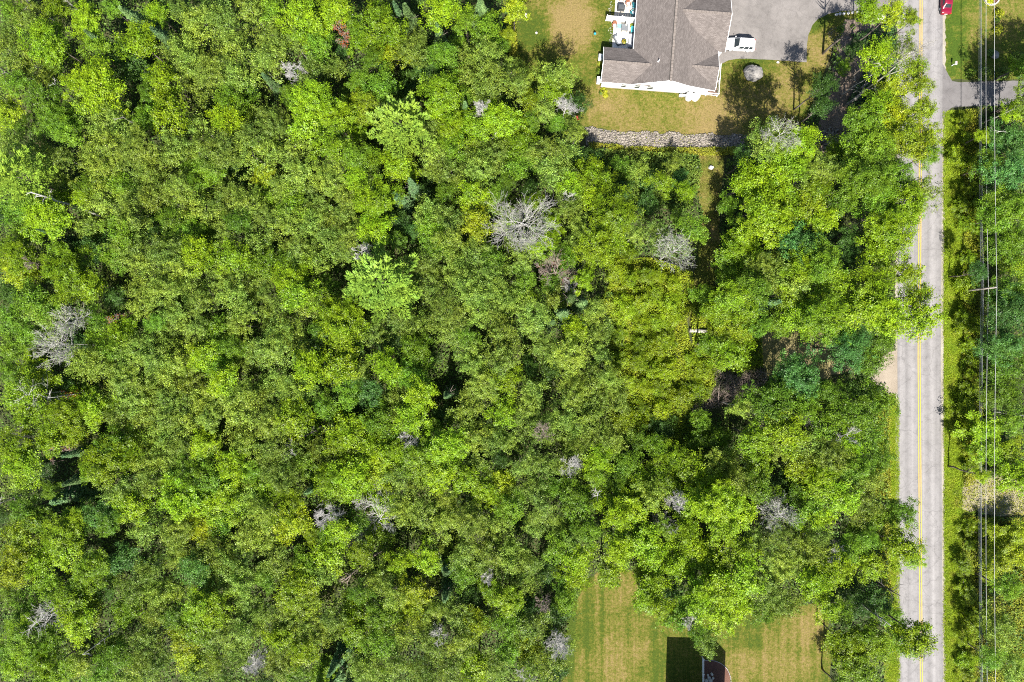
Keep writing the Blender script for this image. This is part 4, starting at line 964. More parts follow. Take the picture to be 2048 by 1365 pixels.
TREES = """
86,76,38m 110,12,26m 170,25,24m 165,50,26m 20,65,28o 14,98,26o 62,133,28o 195,168,46m 150,165,26m 190,85,22g 207,86,15s 252,112,32d 272,80,34m 312,25,22m 265,25,17s 330,65,17s 324,155,32m 337,220,34m 400,42,34o 375,120,28o 395,172,28o 12,225,30y 80,195,35g 115,235,30g 160,215,30o 215,240,34o 255,265,30o 290,232,25g 390,250,25o 20,20,24g 45,35,22o 225,15,20g 355,20,24o 355,90,22o 30,165,24g 100,130,18g 290,180,20g
440,30,34o 545,15,30g 500,20,26o 610,30,42m 667,15,30m 760,45,38m 718,80,25m 780,102,30y 543,68,30o 462,88,34o 545,105,32o 636,85,25g 687,92,20d 420,135,32o 470,150,32o 520,125,28o 625,140,32o 547,165,17s 718,155,25g 765,170,34g 625,200,38m 728,205,34y 605,245,38m 667,235,34m 465,205,38g 450,240,34m 543,240,30o 815,95,18o 747,92,14s 806,30,15s 585,75,22o 665,130,22o 500,180,20d 700,40,22g 585,185,20g 700,190,18g 500,270,26o
885,20,34m 820,30,20s 965,15,20s 1030,15,22y 830,95,30o 880,72,20s 890,105,30g 975,55,28g 973,105,30o 1015,70,16y 975,150,36o 922,155,30o 965,178,30o 888,180,36m 885,215,30m 930,222,16s 995,232,36m 1028,255,30m 1040,170,26o 1022,127,18o 1093,157,26o 1128,152,24o 1053,147,16o 1113,180,24m 1065,200,25y 1090,222,25o 1115,245,22g 1153,262,24o 1155,205,20d 905,250,30m 945,252,28m 850,130,28d 820,172,28d 860,262,24o 930,40,22g 915,85,18g 1000,90,18g 930,190,20g 1060,240,20g 1140,235,16o
40,415,34g 82,430,38m 20,290,26o 72,297,28o 123,315,30o 195,327,34o 205,287,30o 267,297,34o 318,330,38o 349,290,30o 390,300,26o 115,360,20o 175,368,26g 236,368,28g 160,393,22m 205,403,28o 267,393,28o 308,391,30o 390,368,28g 400,413,28o 256,430,30o 338,434,28g 174,450,30o 236,455,30g 297,465,25d 369,465,30g 256,495,34o 328,502,34o 390,506,30m 185,502,30d 123,532,32m 30,506,30m 113,500,20g 51,465,25g 109,473,12s 30,545,25y 277,527,30o 226,512,24g 359,537,28o 355,370,24o 290,345,24o 130,265,26g 40,250,22g
441,300,36o 492,300,30o 543,297,30o 595,295,34o 656,287,34m 708,310,30g 790,333,30m 738,322,28m 595,345,34o 656,358,34o 527,348,22y 472,342,28d 420,340,25g 605,370,28o 708,358,30m 749,401,36m 451,385,30o 492,403,32o 441,413,30o 533,397,25g 585,403,28g 636,409,28o 687,426,28o 523,430,28o 472,444,28g 574,444,30o 626,444,30o 667,448,28o 749,461,32m 513,485,30o 451,461,25o 595,491,30o 656,481,30o 697,467,25o 462,516,36m 585,530,32o 533,528,28g 420,502,28g 800,393,20s 790,444,22d 626,520,25o 690,395,24o 560,370,22o 790,480,24g
812,331,22m 868,300,28o 902,290,28g 943,300,30o 995,307,30o 1036,290,25m 902,344,36o 964,338,34o 1036,331,28g 1097,300,30o 1128,307,28o 1097,338,28o 1128,342,25o 1179,362,38m 1185,392,30m 1140,368,25m 939,385,30m 892,385,25g 974,403,25o 995,385,24g 820,368,16s 861,424,28o 902,444,30o 952,448,26y 861,455,28g 902,475,30o 830,459,24d 872,495,25g 953,502,28o 985,522,28g 857,526,28o 913,532,30o 1046,520,25o 1077,491,22m 1103,444,18m 1138,413,25o 1159,450,25o 1159,481,25o 1200,485,34m 1060,310,22o 1010,365,20g 1060,375,20d 845,385,18d 1175,315,20d
1278,340,22o 1247,378,24d 1325,362,22m 1294,403,24d 1237,431,38m 1212,362,22m 1387,456,26g 1309,470,30o 1375,384,20m 1350,325,18o 1455,409,25g 1497,362,34m 1544,347,32m 1590,331,30m 1528,409,38m 1590,409,32m 1497,450,30g 1478,494,34m 1590,487,38t 1466,540,30g 1531,506,13s 1544,537,34o 1600,544,34m 1219,472,30m 1240,330,18g 1490,320,22d 1300,360,18t 1360,355,18t
1410,591,24g 1434,622,28m 1466,597,25m 1481,654,30y 1425,690,26g 1466,712,32m 1512,579,30g 1544,600,20s 1590,585,30m 1600,622,30m 1559,650,26g 1602,752,40t 1548,800,40g 1481,816,25o 1219,763,25o 1231,804,28o 1500,620,24m 1520,655,20g
1219,882,28o 1325,860,24d 1278,960,32m 1319,957,28m 1387,939,36m 1450,932,34o 1481,960,32o 1519,932,25m 1512,876,30m 1559,892,28o 1600,892,34o 1606,930,30y 1575,967,22d 1309,992,28o 1269,1020,30m 1231,1039,28m 1387,1007,32m 1444,1007,34m 1481,1023,30m 1450,1057,32m 1372,1064,28m 1560,1078,30o 1512,1080,28o 1294,1080,28m 1247,1080,28m 1250,930,26g 1420,970,28m 1350,960,22g 1395,880,22g 1440,880,24g 1280,880,20g 1520,980,26g 1600,985,26g 1240,1000,20g 1330,1060,20g
923,560,34o 974,560,34o 861,571,30o 943,587,30o 1005,597,32o 892,622,34o 953,622,32o 1066,630,36o 1042,590,22m 1136,595,14s 1169,562,20m 1103,650,13s 1148,660,28m 1206,663,25o 1005,659,34o 830,652,30o 892,667,28o 933,673,25g 830,695,28g 943,697,30o 1015,690,28o 1087,690,28o 1144,708,30o 943,728,32o 1005,724,32o 974,761,32o 1015,761,28m 1066,786,32o 1148,786,34o 1200,765,28o 943,792,30o 841,792,34m 830,755,30g 898,786,14s 1144,749,22o 1110,600,22o 1190,620,22o 1050,560,20g 1200,710,24o 1105,740,18d 860,720,22d
461,556,32o 513,556,30o 584,560,32m 595,591,34m 461,591,34o 625,608,32o 574,608,28o 677,632,34m 492,626,28o 430,659,28g 472,650,25o 574,667,30o 683,671,30m 744,667,30o 543,696,36o 779,683,28d 461,696,28g 492,718,28o 430,720,28g 615,735,34m 677,737,34m 769,737,34m 718,747,25o 441,761,28m 543,761,30o 502,790,30o 472,796,28o 584,782,30o 656,766,28d 738,782,28t 697,792,28g 790,796,30o 430,802,28o 530,590,24o 640,660,24g 620,690,20d 800,640,24o 540,640,24o 700,700,20g
133,560,38m 174,571,30m 62,602,30g 20,638,25g 92,626,28o 51,671,25g 25,696,25g 277,577,28o 328,577,34o 379,571,30o 277,618,28o 349,626,30o 400,602,28o 349,655,28o 236,673,32m 277,700,32o 226,700,28g 308,720,30o 349,725,28o 400,710,28m 195,720,28o 164,725,26o 246,761,32o 287,776,30o 328,766,30o 379,755,28o 267,802,30o 338,802,28o 41,786,38m 103,776,28o 144,802,28m 185,802,25g 400,796,28o 62,745,28m 225,595,24d 310,645,22g 390,655,24o 20,585,24d 190,640,22g 90,720,20d 15,740,22g
62,830,36m 133,837,36m 185,822,28m 236,826,28o 277,826,28o 31,892,32m 41,933,36m 92,886,25m 133,876,25y 215,923,40m 225,888,28g 277,886,28g 318,882,30o 359,888,32o 400,888,25m 148,908,15s 144,958,18s 41,966,28o 291,925,28o 338,923,28o 297,964,28o 359,954,28g 390,954,32g 236,984,30o 369,995,38m 256,1015,36m 195,1025,30t 41,1025,30g 72,1042,30g 144,1042,28g 41,1066,34y 123,1070,30m 215,1052,25g 287,1056,30o 349,1062,32o 400,1062,30y 330,840,28o 380,840,28o 90,930,20d 320,1010,22d 100,985,22g
482,830,34o 543,851,32o 584,834,34m 605,855,30m 416,837,25o 416,886,30m 486,886,28o 554,898,28o 605,892,25o 687,841,28g 697,871,36m 677,896,32m 728,892,28m 759,841,30g 800,837,28o 461,933,30m 543,925,32o 646,898,25o 779,912,30m 420,958,34g 564,958,34o 533,974,28m 656,954,28m 697,954,34m 759,943,30y 667,978,30m 708,974,30m 617,985,14s 431,1005,36m 502,995,30o 574,1015,36m 585,1046,38y 523,1025,30o 441,1046,30g 523,1066,28o 492,1070,28o 759,1005,28m 677,1062,28m 708,1056,26g 800,1015,28o 656,1072,25g 600,930,22g 500,940,24g 800,960,28o 480,980,22o 760,1075,24g
882,830,22d 820,841,28m 933,830,28o 882,896,36m 831,912,34m 943,882,28o 984,878,28o 1077,861,34o 1128,841,32o 1179,841,32o 1046,933,28o 1087,933,30o 1136,933,28o 943,933,32o 882,953,32m 933,958,30m 1005,970,30y 1066,980,32o 974,984,28m 831,974,30o 1200,882,30o 1200,923,28m 1148,995,28g 1087,1021,28o 1025,1015,28g 1159,1025,34g 1005,1046,30o 943,1046,32o 892,1046,32o 1066,1052,28o 1118,1056,28o 1179,1066,28g 841,1025,28o 1190,955,22m 1010,830,24m 1050,820,22o 890,1000,24o 1000,920,20d 1105,980,20g
31,1126,40y 78,1132,30m 125,1104,30m 175,1138,38m 156,1170,25g 237,1126,30t 297,1141,28o 390,1141,36t 266,1179,30o 390,1219,36m 312,1188,28o 141,1201,32m 172,1216,28y 47,1226,30g 250,1222,28g 312,1226,28o 147,1247,28m 37,1279,32g 219,1288,28m 281,1285,28o 359,1279,32y 390,1257,28m 234,1315,24g 94,1341,32m 156,1329,30o 297,1322,32o 375,1322,32y 266,1351,28o 390,1351,28o 19,1335,28m 95,1180,26g 350,1180,26o 350,1110,26o 200,1350,26g 60,1310,22g 345,1235,22g 210,1180,24d
425,1110,30o 462,1132,30o 550,1122,34o 425,1160,30o 478,1172,30o 587,1188,34m 650,1147,30o 666,1104,32m 722,1110,24m 425,1219,30m 494,1210,28o 431,1272,34o 487,1272,30o 572,1241,32o 619,1266,32o 562,1279,32m 666,1241,28o 703,1232,28m 719,1191,25g 712,1272,28m 759,1163,28o 800,1132,28m 790,1194,30o 759,1235,28g 759,1288,34g 800,1272,30o 556,1329,30o 603,1310,28m 431,1322,30o 587,1351,28g 728,1341,28o 790,1341,30o 675,1326,15s 530,1160,22g 620,1200,24o 480,1310,22o 640,1350,24g 520,1230,24o 610,1130,24g
856,1126,30m 831,1188,32y 891,1185,15s 934,1107,30o 975,1110,30o 1019,1116,30o 1059,1132,28o 1097,1141,28d 1159,1126,30m 987,1188,32m 1019,1204,30m 950,1251,32y 909,1226,28o 1019,1247,30g 1059,1260,28o 1112,1226,26d 862,1288,30o 925,1288,30o 956,1341,28m 1019,1304,30g 1056,1304,25y 847,1341,34o 994,1341,28o 1097,1329,26o 903,1344,28o 870,1225,24o 930,1150,24g 1050,1165,24o 1130,1170,22g 1100,1280,20d 1060,1350,24o 1115,1100,24g
1607,282,34m 1674,295,18m 1741,290,42g 1821,282,38y 1856,274,26y 1727,357,46g 1794,352,38g 1768,325,34g 1848,378,34o 1821,400,34m 1768,378,38g 1647,338,34o 1634,378,32m 1620,405,30y 1567,420,34m 1540,440,36m 1647,437,34m 1754,405,30g 1808,432,32m 1781,464,34m 1768,496,38m 1816,547,28m 1674,464,12s 1620,500,36t 1647,525,34g 1594,560,34o 1527,540,32g 1660,563,30m 1741,579,38m 1700,480,22d 1700,520,24d 1540,277,36o 1690,400,28g 1560,300,26m
1776,623,46m 1842,632,36m 1834,592,24m 1721,616,34m 1648,623,38m 1703,697,36t 1740,722,28g 1660,784,30g 1721,777,28d 1758,806,30g 1703,828,36g 1575,868,34m 1630,890,36o 1611,931,34y 1703,898,36m 1666,920,34o 1740,869,30g 1758,887,14y 1714,938,34g 1740,964,28o 1648,971,34m 1685,1000,34m 1630,1008,30g 1721,1008,32o 1808,1026,32g 1650,850,30g 1610,820,28g 1750,1040,28g 1680,660,26g 1640,1040,28m
1239,1106,30m 1308,1110,32m 1308,1171,32m 1355,1134,32m 1294,1204,26m 1401,1204,34m 1447,1181,32m 1424,1134,32m 1493,1158,34m 1480,1218,32m 1540,1181,34o 1563,1134,34o 1609,1111,34o 1632,1167,34m 1572,1213,30o 1702,1102,32g 1679,1144,30m 1655,1218,28m 1748,1134,25m 1808,1097,30m 1831,1120,18m 1396,1264,26g 1413,1287,24o 1359,1236,28g 1748,1283,36m 1702,1301,38m 1725,1343,34g 1841,1278,34m 1810,1287,28g 1390,1100,28m 1480,1110,28m 1220,1150,26m 1530,1225,24g 1690,1230,22g 1640,1075,28o 1740,1080,26g 1700,1180,24d 1450,1240,22m
1917,277,20y 1928,325,22y 1968,271,16m 2024,277,34t 2022,344,38t 1982,330,26d 1960,405,26t 2030,410,34g 1955,459,18m 1995,437,28d 2022,477,34d 1923,517,22y 2035,531,28y 1962,544,15t 2024,587,34g 2025,623,36t 2014,689,34t 1950,649,22y 1950,715,24g 2014,733,30g 2014,788,34g 1930,814,22y 1970,861,32m 2025,843,28d 1978,901,24m 2018,902,30y 2033,953,28m 1967,953,16m 2017,1102,38y 2040,1070,26y 1933,1134,22y 1943,1190,20m 1952,1250,28g 1933,1324,26g 2003,1260,34o 2026,1334,34o 2021,1181,28d 1928,380,20y 1935,450,18g 1922,590,18y 1940,780,20g 1925,900,18y 1925,1060,20y 1985,1320,22g 2035,220,24m 2045,130,18g 1915,240,18y
1740,20,26m 1790,22,26y 1825,35,20y 1760,110,30m 1812,95,24o 1830,135,26y 1790,170,28y 1845,165,22y 1760,210,26m 1800,230,30y 1850,215,22y 1720,240,24g 1690,130,16g 1710,95,16d 1860,310,20g
"""
# per-kind crown list, parsed
trees = []
for tok in TREES.split():
    x, y, rest = tok.split(','); trees.append([float(x), float(y), float(rest[:-1]), rest[-1]])
trees += [[1130, 1205, 26, 'g'], [1128, 1290, 22, 'o'], [1118, 1345, 24, 'd'], [1150, 1165, 22, 'm'], [1325, 1215, 22, 'm']]
for t in trees:
    if t[0] > 1960 and t[3] == 'd': t[3] = 'g'
for t in trees:      # the scrub beside the road is low
    if 1895 < t[0] < 1962 and t[1] > 215: t[3] = 'b'; t[2] = max(12, t[2] - 3)
_br = random.Random(21)
for (px, py) in [(1240, 540), (1262, 565), (1290, 552), (1320, 560), (1345, 575), (1245, 590), (1280, 600), (1312, 596), (1340, 612), (1255, 625), (1288, 640), (1318, 645), (1352, 640), (1240, 665), (1270, 680), (1300, 690), (1335, 680), (1245, 715), (1280, 725), (1310, 735), (1340, 745), (1375, 720), (1258, 760), (1292, 775), (1325, 785), (1355, 790), (1245, 800), (1280, 815), (1320, 825), (1400, 745), (1385, 780), (1395, 620), (1405, 700), (1440, 670), (1450, 640), (1495, 690), (1500, 725), (1425, 660),
                 (1905, 300), (1908, 420), (1930, 560), (1912, 640), (1935, 690), (1928, 745), (1915, 850), (1938, 860), (1925, 935), (1935, 1085), (1918, 1180), (1925, 1240), (1915, 1290), (1940, 1350), (1980, 1060), (1975, 1150)]:
    trees.append([px + _br.uniform(-8, 8), py + _br.uniform(-8, 8), _br.uniform(12, 24), 'b'])
PINES = [(755, 565, 76, 0), (797, 245, 56, 1), (30, 352, 44, 2)]
for t in trees:
    if t[3] == 'b' and 1890 < t[0] < 1930: t[0] += 16; t[2] = min(t[2], 15)
# small trees fill what the list leaves open inside the wood
OPEN = [PX_LAWN_TOP, PX_LAWN_BOT, PX_LAWN_RIGHT, PX_DRIVE, PX_DRIVE_R, PX_PULL, PX_SANDLOT, PX_DIRT,
        [(1160, 240), (1480, 250), (1480, 320), (1160, 300)], [(1225, 510), (1420, 520), (1420, 830), (1225, 830)], PX_PATH, PX_SHADE,
        [(1786, -50), (1950, -50), (1950, 1400), (1786, 1400)], [(1395, 720), (1545, 720), (1530, 800), (1380, 840)]]
fr = random.Random(99); cells = {}
def near_ok(x, y, r):
    for (a, b, c, k) in trees:
        if abs(a - x) < 60 and abs(b - y) < 60 and math.hypot(a - x, b - y) < 0.72 * (c + r): return False
    for (a, b, c, k) in PINES:
        if math.hypot(a - x, b - y) < c * .9 + r * .5: return False
    return True
added = 0
for _ in range(9000):
    x, y = fr.uniform(-15, 1790), fr.uniform(-15, 1385)
    if x > 1780 or any(in_poly(x, y, p) for p in OPEN): continue
    r = fr.uniform(17, 25)
    if near_ok(x, y, r):
        nb = sorted(trees, key=lambda q: (q[0] - x) ** 2 + (q[1] - y) ** 2)[:3]
        trees.append([x, y, r, fr.choice([n[3] for n in nb] + ['g', 'd'])]); added += 1
        if added >= 90: break

hr = random.Random(5)
SEGS = [(205, 432, 62, 384), (190, 782, 95, 796), (668, 838, 606, 875), (110, 948, 66, 964), (775, 1090, 690, 1160), (255, 1245, 165, 1310), (1728, 1148, 1800, 1192), (1705, 1196, 1780, 1250), (1690, 212, 1792, 135), (285, 258, 245, 235), (145, 195, 105, 165)]
DEADS = [(1042, 452, 62), (1112, 545, 40), (150, 645, 36), (128, 690, 44), (243, 640, 20), (682, 66, 18), (592, 147, 22), (728, 508, 20), (760, 1038, 48), (657, 1030, 26), (1193, 985, 24), (1340, 1030, 26), (85, 1240, 34), (515, 1320, 24), (1115, 1285, 26), (990, 275, 16), (72, 527, 20), (825, 870, 24)]
def near_dead(px, py, r):
    for (ax, ay, bx, by) in SEGS:
        t = max(0, min(1, ((px - ax) * (bx - ax) + (py - ay) * (by - ay)) / ((bx - ax) ** 2 + (by - ay) ** 2)))
        if math.hypot(ax + t * (bx - ax) - px, ay + t * (by - ay) - py) < r * .75: return .45
    for (ax, ay, q) in DEADS:
        if math.hypot(ax - px, ay - py) < q * .8: return .66
    return 1.0
def tree_height(px, py, r, k):
    if k == 's': return hr.uniform(9.5, 12.5)
    if k == 'b': return hr.uniform(1.5, 2.9) + (r - 15) * .06
    if px > 1900: return 5.0 if k == 'y' else hr.uniform(6, 10)
    if 1680 < px < 1720 and py < 140: return 3.5
    h = 9.2 + (r - 25) * .10 + hr.uniform(-1.4, 1.6)
    if k in 'm': h += .8
    if k == 'd': h -= 2.6
    if px > 1440: h += 2.6
    if px > 1640 and py < 700: h += 1.5
    if 1480 < px < 1640 and 250 < py < 295: h += 3.5
    if px > 1690 and py < 60: h += 1
    if 1160 < px < 1440 and 320 < py < 420: h -= 3.5
    if 1235 < px < 1470 and 815 < py < 965: h -= 3.2
    if 1436 < px < 1505 and 380 < py < 560: h -= 4
    if r < 19: h *= .72
    h *= near_dead(px, py, r)
    return max(3.2, h)
LANDMARKS = [("the wide pale pine", 755, 565), ("the upper pale pine", 797, 245), ("the left-edge pine", 30, 352), ("the big bare grey tree", 1040, 450), ("the reddish dead tree", 1110, 542),
    ("the rust-brown dead conifer", 682, 66), ("the rock drain", 1320, 285), ("the brush pile", 1460, 770), ("the short grey log", 1397, 662), ("the sandy pull-off", 1772, 745), ("the utility pole", 1955, 577),
    ("the sprawling dead tree", 750, 1035), ("the spiky dead snag", 1195, 985), ("the round dead bush", 515, 1320), ("the bare left-hand tree", 140, 675), ("the feathery dead spruce", 85, 1245),
    ("the long leaning dead trunk", 135, 408), ("the left striped lawn", 1230, 1265), ("the right striped lawn", 1550, 1300), ("the two white rocks", 1407, 335), ("the silver snag", 966, 222), ("the rusty dead branch", 243, 640),
    ("the orange-tipped trunk", 160, 788), ("the dark fallen trunk", 640, 855), ("the forked white branch", 990, 272), ("the pale twiggy crown", 1553, 1026), ("the black roadside branch", 1805, 1195), ("the top left corner", 0, 0),
    ("the bottom left corner", 0, 1365), ("the tangled dead branches", 1340, 1030), ("the bare lawn-side tree", 1115, 1285), ("the white dead patch", 592, 147), ("the pale leaning trunk", 1740, 175), ("the sandy track", 1980, 995),
    ("the right-hand driveway", 1980, 190), ("the bramble clearing", 1300, 660), ("the left edge's middle", 0, 930), ("the feathery grey snag", 1680, 868), ("the dark shaded clearing", 1560, 700)]
ORD = ['', 'second', 'third', 'fourth', 'fifth', 'sixth', 'seventh', 'eighth', 'ninth', 'tenth', 'eleventh', 'twelfth', 'thirteenth', 'fourteenth', 'fifteenth', 'sixteenth']
DIRS = ['right of', 'upper right of', 'above', 'upper left of', 'left of', 'lower left of', 'below', 'lower right of']
pend = {}
for t in trees:
    x, y = t[0], t[1]
    lm = min(LANDMARKS, key=lambda q: math.hypot(q[1] - x, q[2] - y))
    dist = math.hypot(lm[1] - x, lm[2] - y); a = math.degrees(math.atan2(lm[2] - y, x - lm[1]))
    pend.setdefault((lm[0], DIRS[int(((a + 22.5) % 360) // 45)], KIND[t[3]][2], KIND[t[3]][3]), []).append((dist, t))
def make_tree(px, py, r, k, label, h=None, pine_v=None):
    style, colr, cw, noun, nm = KIND[k]
    h = h or tree_height(px, py, r, k)
    rm = r * (1.14 if k == 'o' else 1.10) * hr.uniform(.84, 1.2) / S * (HC - h * .85) / HC
    key = style
    if style in ('plate', 'spray', 'round'): key = style + ('_l' if rm > 3.0 else '_m')
    v = hr.randrange(len(CROWN[key])) if pine_v is None else pine_v
    sc = rm / BASE_R[key]
    if style == 'pine': cz, sz = h - 6.0 * sc * .9 - .3, sc * .9
    elif style == 'spruce': sz = (h - 1.0) / 7.0; cz = .9
    else: sz = sc * hr.uniform(.85, 1.2); cz = h - (3.0 if key.endswith('_m') else 3.6) * sz
    x, y = W(px, py, h - .35 * (h - max(cz, 0)))
    t = tag(empty(nm, (x, y, 0)), label, noun if noun in ('leafy tree', 'shrub') else noun + ' tree', {'maple': 'maples in the wood', 'birch': 'birches in the wood', 'leafy tree': 'leafy trees in the wood', 'shrub': 'shrubs in the clearing and by the road', 'spruce': 'spruces in the wood', 'pine': 'pines in the wood'}[noun])
    tr = link('trunk', hr.choice(TRUNKB if k == 'o' else TRUNK), None, t)
    if not tr.data.materials: tr.data.materials.append(BIRCH if k == 'o' else BARK)
    th = min(h * .96, cz + (h - cz) * .8); tr.scale = (.7 + h * .03, .7 + h * .03, th / 10.0); tr.rotation_euler = (0, 0, hr.uniform(0, 6.28))
    c = link('crown', CROWN[key][v], None, t)
    if not c.data.materials: c.data.materials.append(NEEDLE if style in ('pine', 'spruce') else LEAF)
    c.location = (0, 0, max(.1, cz)); c.rotation_euler = (hr.uniform(-.08, .08), hr.uniform(-.08, .08), hr.uniform(0, 6.28))
    c.scale = (sc * hr.uniform(.92, 1.08), sc * hr.uniform(.92, 1.08), sz)
    j = hr.uniform(.74, 1.22); w = hr.uniform(-.10, .04)
    c.color = (colr[0] * j * (1 + w), colr[1] * j, colr[2] * j * (1 - w * 2), 1)
    return t
for (lm, dr, cw, noun), lst in pend.items():
    lst.sort(key=lambda q: q[0])
    for i, (d, t) in enumerate(lst):
        size = 'small ' if t[2] < 20 else ''
        if len(lst) == 1: lab = f'{size}{cw} {noun} {"just " if d < 60 else ""}{dr} {lm}'
        elif i == 0: lab = f'{size}{cw} {noun}, nearest one {dr} {lm}'
        else: lab = f'{size}{cw} {noun}, {ORD[min(i, 15)]} one out {dr} {lm}'
        make_tree(t[0], t[1], t[2], t[3], lab)
for (px, py, r, k, lab) in [(2105, 168, 42, 'g', 'tall leafy tree past the right edge that shades the right-hand driveway'), (2160, 140, 44, 'm', 'tall maple past the right edge above the shaded driveway'), (2075, 196, 34, 'o', 'tall birch at the right edge just below the driveway'), (2120, 205, 38, 'g', 'second tall leafy tree past the right edge below the driveway')]:
    make_tree(px, py, r, k, lab, 14.0)
make_tree(755, 565, 92, 'p', 'wide pale green pine with fanned boughs in the middle of the wood', 15.0, 0)
make_tree(797, 245, 66, 'p', 'pale green feathery pine in the upper middle of the wood', 14.0, 1)
make_tree(30, 352, 56, 'p', 'pale green pine at the left edge of the picture', 15.0, 2)

# ------------------------------------------------------------------ dead trees, snags and logs
def dead(px, py, h, R0, seed, label, mat=DEADW, r0=.13, nb=14, fine=3, base=.4, up=.55, droop=0.0, name='dead_tree', fan=None, rust=None, anchor=.8):
    h = h * 1.16 if h < 12 else h
    x, y = W(px, py, h * anchor)
    t = tag(empty(name, (x, y, 0)), label, 'dead tree')
    a, b = bare_tree(seed, h, r0, R0, nb, droop, fine, base, fan, up)
    link('trunk', a, mat, t); link('branches', b, mat, t)
    if rust:
        R = np.random.default_rng(seed); vs = np.empty(len(b.vertices) * 3, np.float32); b.vertices.foreach_get('co', vs); vs = vs.reshape(-1, 3)
        vs = vs[vs[:, 2] > h * rust[1]]; n = rust[0]; C = vs[R.integers(0, len(vs), n)] + R.normal(size=(n, 3)) * .12
        V, F = leaves(C, R.normal(size=(n, 3)) + [0, 0, .8], .22, .5, .3, R); o = link('dry_foliage', mesh_np('dry_foliage', V, F), LEAF, t); o.color = (*rust[2], 1)
    return t
RUST = (.33, .075, .018)
dead(1042, 452, 14.5, 6.4, 1, 'big bare grey tree with spreading twigs in the centre of the wood', nb=22, r0=.2, base=.55, rust=(900, .5, (.20, .27, .09)))
dead(1112, 545, 9.5, 3.4, 2, 'reddish leafless tree with a few rusty leaves below the big bare tree', BROWNW, nb=12, rust=(90, .5, (.28, .10, .07)))
dead(1140, 570, 6.5, 1.8, 3, 'grey twiggy dead bush right below the reddish dead tree', nb=14, base=.5)
dead(1345, 505, 12, 3.9, 4, 'half-bare grey tree beside the grass path', nb=14, base=.55, rust=(900, .5, (.20, .27, .09)))
dead(150, 645, 12, 3.2, 5, 'bare grey tree near the left edge, the upper of a pair', nb=16, base=.6, rust=(900, .5, (.20, .27, .09)))
dead(128, 690, 12, 4.0, 6, 'bare grey tree near the left edge, the lower wider of a pair', nb=18, base=.6, rust=(900, .5, (.20, .27, .09)))
dead(243, 640, 8, 1.8, 7, 'dead branches with rusty foliage right of the bare pair', BROWNW, nb=8, rust=(160, .45, RUST))
dead(682, 66, 9.5, 1.6, 8, 'rust-brown dead conifer in the upper wood', BROWNW, nb=12, base=.4, rust=(420, .4, RUST))
dead(592, 147, 11, 2.0, 9, 'white bare patch of dead twigs in the upper wood', nb=16, base=.55)
dead(966, 220, 11, 1.7, 10, 'small silver snag with upright twigs above the forked branch', nb=18, base=.5, up=.9)
dead(1132, 212, 11, 2.2, 11, 'bare grey tree at the wood edge left of the house lawn', nb=14, base=.5)
dead(1136, 398, 9, 1.3, 12, 'little bare twiggy tree left of the bright maples, right of the big bare tree', nb=10, base=.5)
dead(728, 508, 11, 1.9, 13, 'bare twiggy tree just above left of the wide pale pine', nb=14, base=.55)
dead(72, 527, 9, 1.9, 14, 'brownish bare tree near the left edge below the leaning trunk', BROWNW, nb=14, base=.45)
dead(760, 1038, 8.5, 4.4, 15, 'sprawling dead tree with long grey limbs in the lower wood', nb=9, r0=.22, base=.35, up=.25)
dead(657, 1030, 10, 2.3, 16, 'grey twiggy dead crown left of the sprawling dead tree', nb=20, base=.55)
dead(720, 1008, 8, 1.5, 17, 'pale broken snag above the sprawling dead tree', nb=10, base=.5)
dead(1193, 985, 9.5, 2.0, 18, 'spiky dead snag with long fanned spines in the lower wood', nb=26, fine=0, base=.45, up=.75)
dead(1355, 1004, 11, 1.8, 19, 'pale twiggy dead crown above the tangled branches', nb=20, base=.6)
dead(1337, 1045, 7.5, 2.4, 20, 'tangled dead branches with pale forked limbs in the lower wood', nb=7, r0=.16, base=.4, up=.2)
dead(1553, 1026, 13, 3.2, 21, 'pale twiggy bare crown right of the lower wood centre', nb=24, base=.62, rust=(900, .5, (.20, .27, .09)))
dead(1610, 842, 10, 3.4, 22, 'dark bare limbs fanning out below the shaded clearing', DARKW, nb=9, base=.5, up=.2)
dead(1680, 868, 13, 2.6, 23, 'feathery grey snag leaning out right of the dark bare limbs', nb=12, base=.6)
dead(85, 1240, 13, 3.0, 24, 'feathery dead spruce with drooping grey twigs at the lower left', nb=34, fine=2, base=.3, up=.05, droop=.15)
dead(515, 1320, 9, 2.1, 25, 'round dead bush of mauve-grey twigs near the bottom edge', nb=26, base=.65)
dead(1115, 1285, 11, 2.3, 26, 'dense bare tree at the wood edge left of the striped lawn', nb=24, base=.6)
dead(1085, 1200, 10, 1.7, 27, 'small dark snag with a long trunk above the bare lawn-side tree', BROWNW, nb=10, base=.8)
dead(975, 1153, 9, 1.4, 28, 'small pale spiky snag in the lower middle of the wood', nb=14, base=.6, up=.8)
dead(880, 1268, 9, 1.8, 29, 'pale bare twigs among birches at the bottom of the wood', nb=12, base=.6)
dead(1050, 1347, 9, 1.9, 30, 'bare twiggy tree at the bottom edge left of the striped lawn', nb=14, base=.6)
dead(825, 870, 9, 2.3, 31, 'leaning pale dead twigs right of the dark fallen trunk', nb=12, base=.6)
dead(1085, 860, 10, 2.0, 32, 'brownish bare crown among olive birches below centre', BROWNW, nb=14, base=.6)
dead(1137, 930, 10, 2.1, 33, 'grey bare top between birches above the spiky snag', nb=14, base=.6)
dead(585, 905, 8.5, 2.3, 34, 'small forked dead top left of the dark fallen trunk', nb=8, base=.55, up=.3)
dead(990, 275, 8, 1.6, 35, 'forked white branch standing below the silver snag', BIRCH, nb=3, fine=1, r0=.16, base=.6)
dead(1545, 282, 19, 3.8, 36, 'tall half-bare grey tree over the right end of the rock drain', nb=14, base=.66, rust=(900, .5, (.20, .27, .09)))
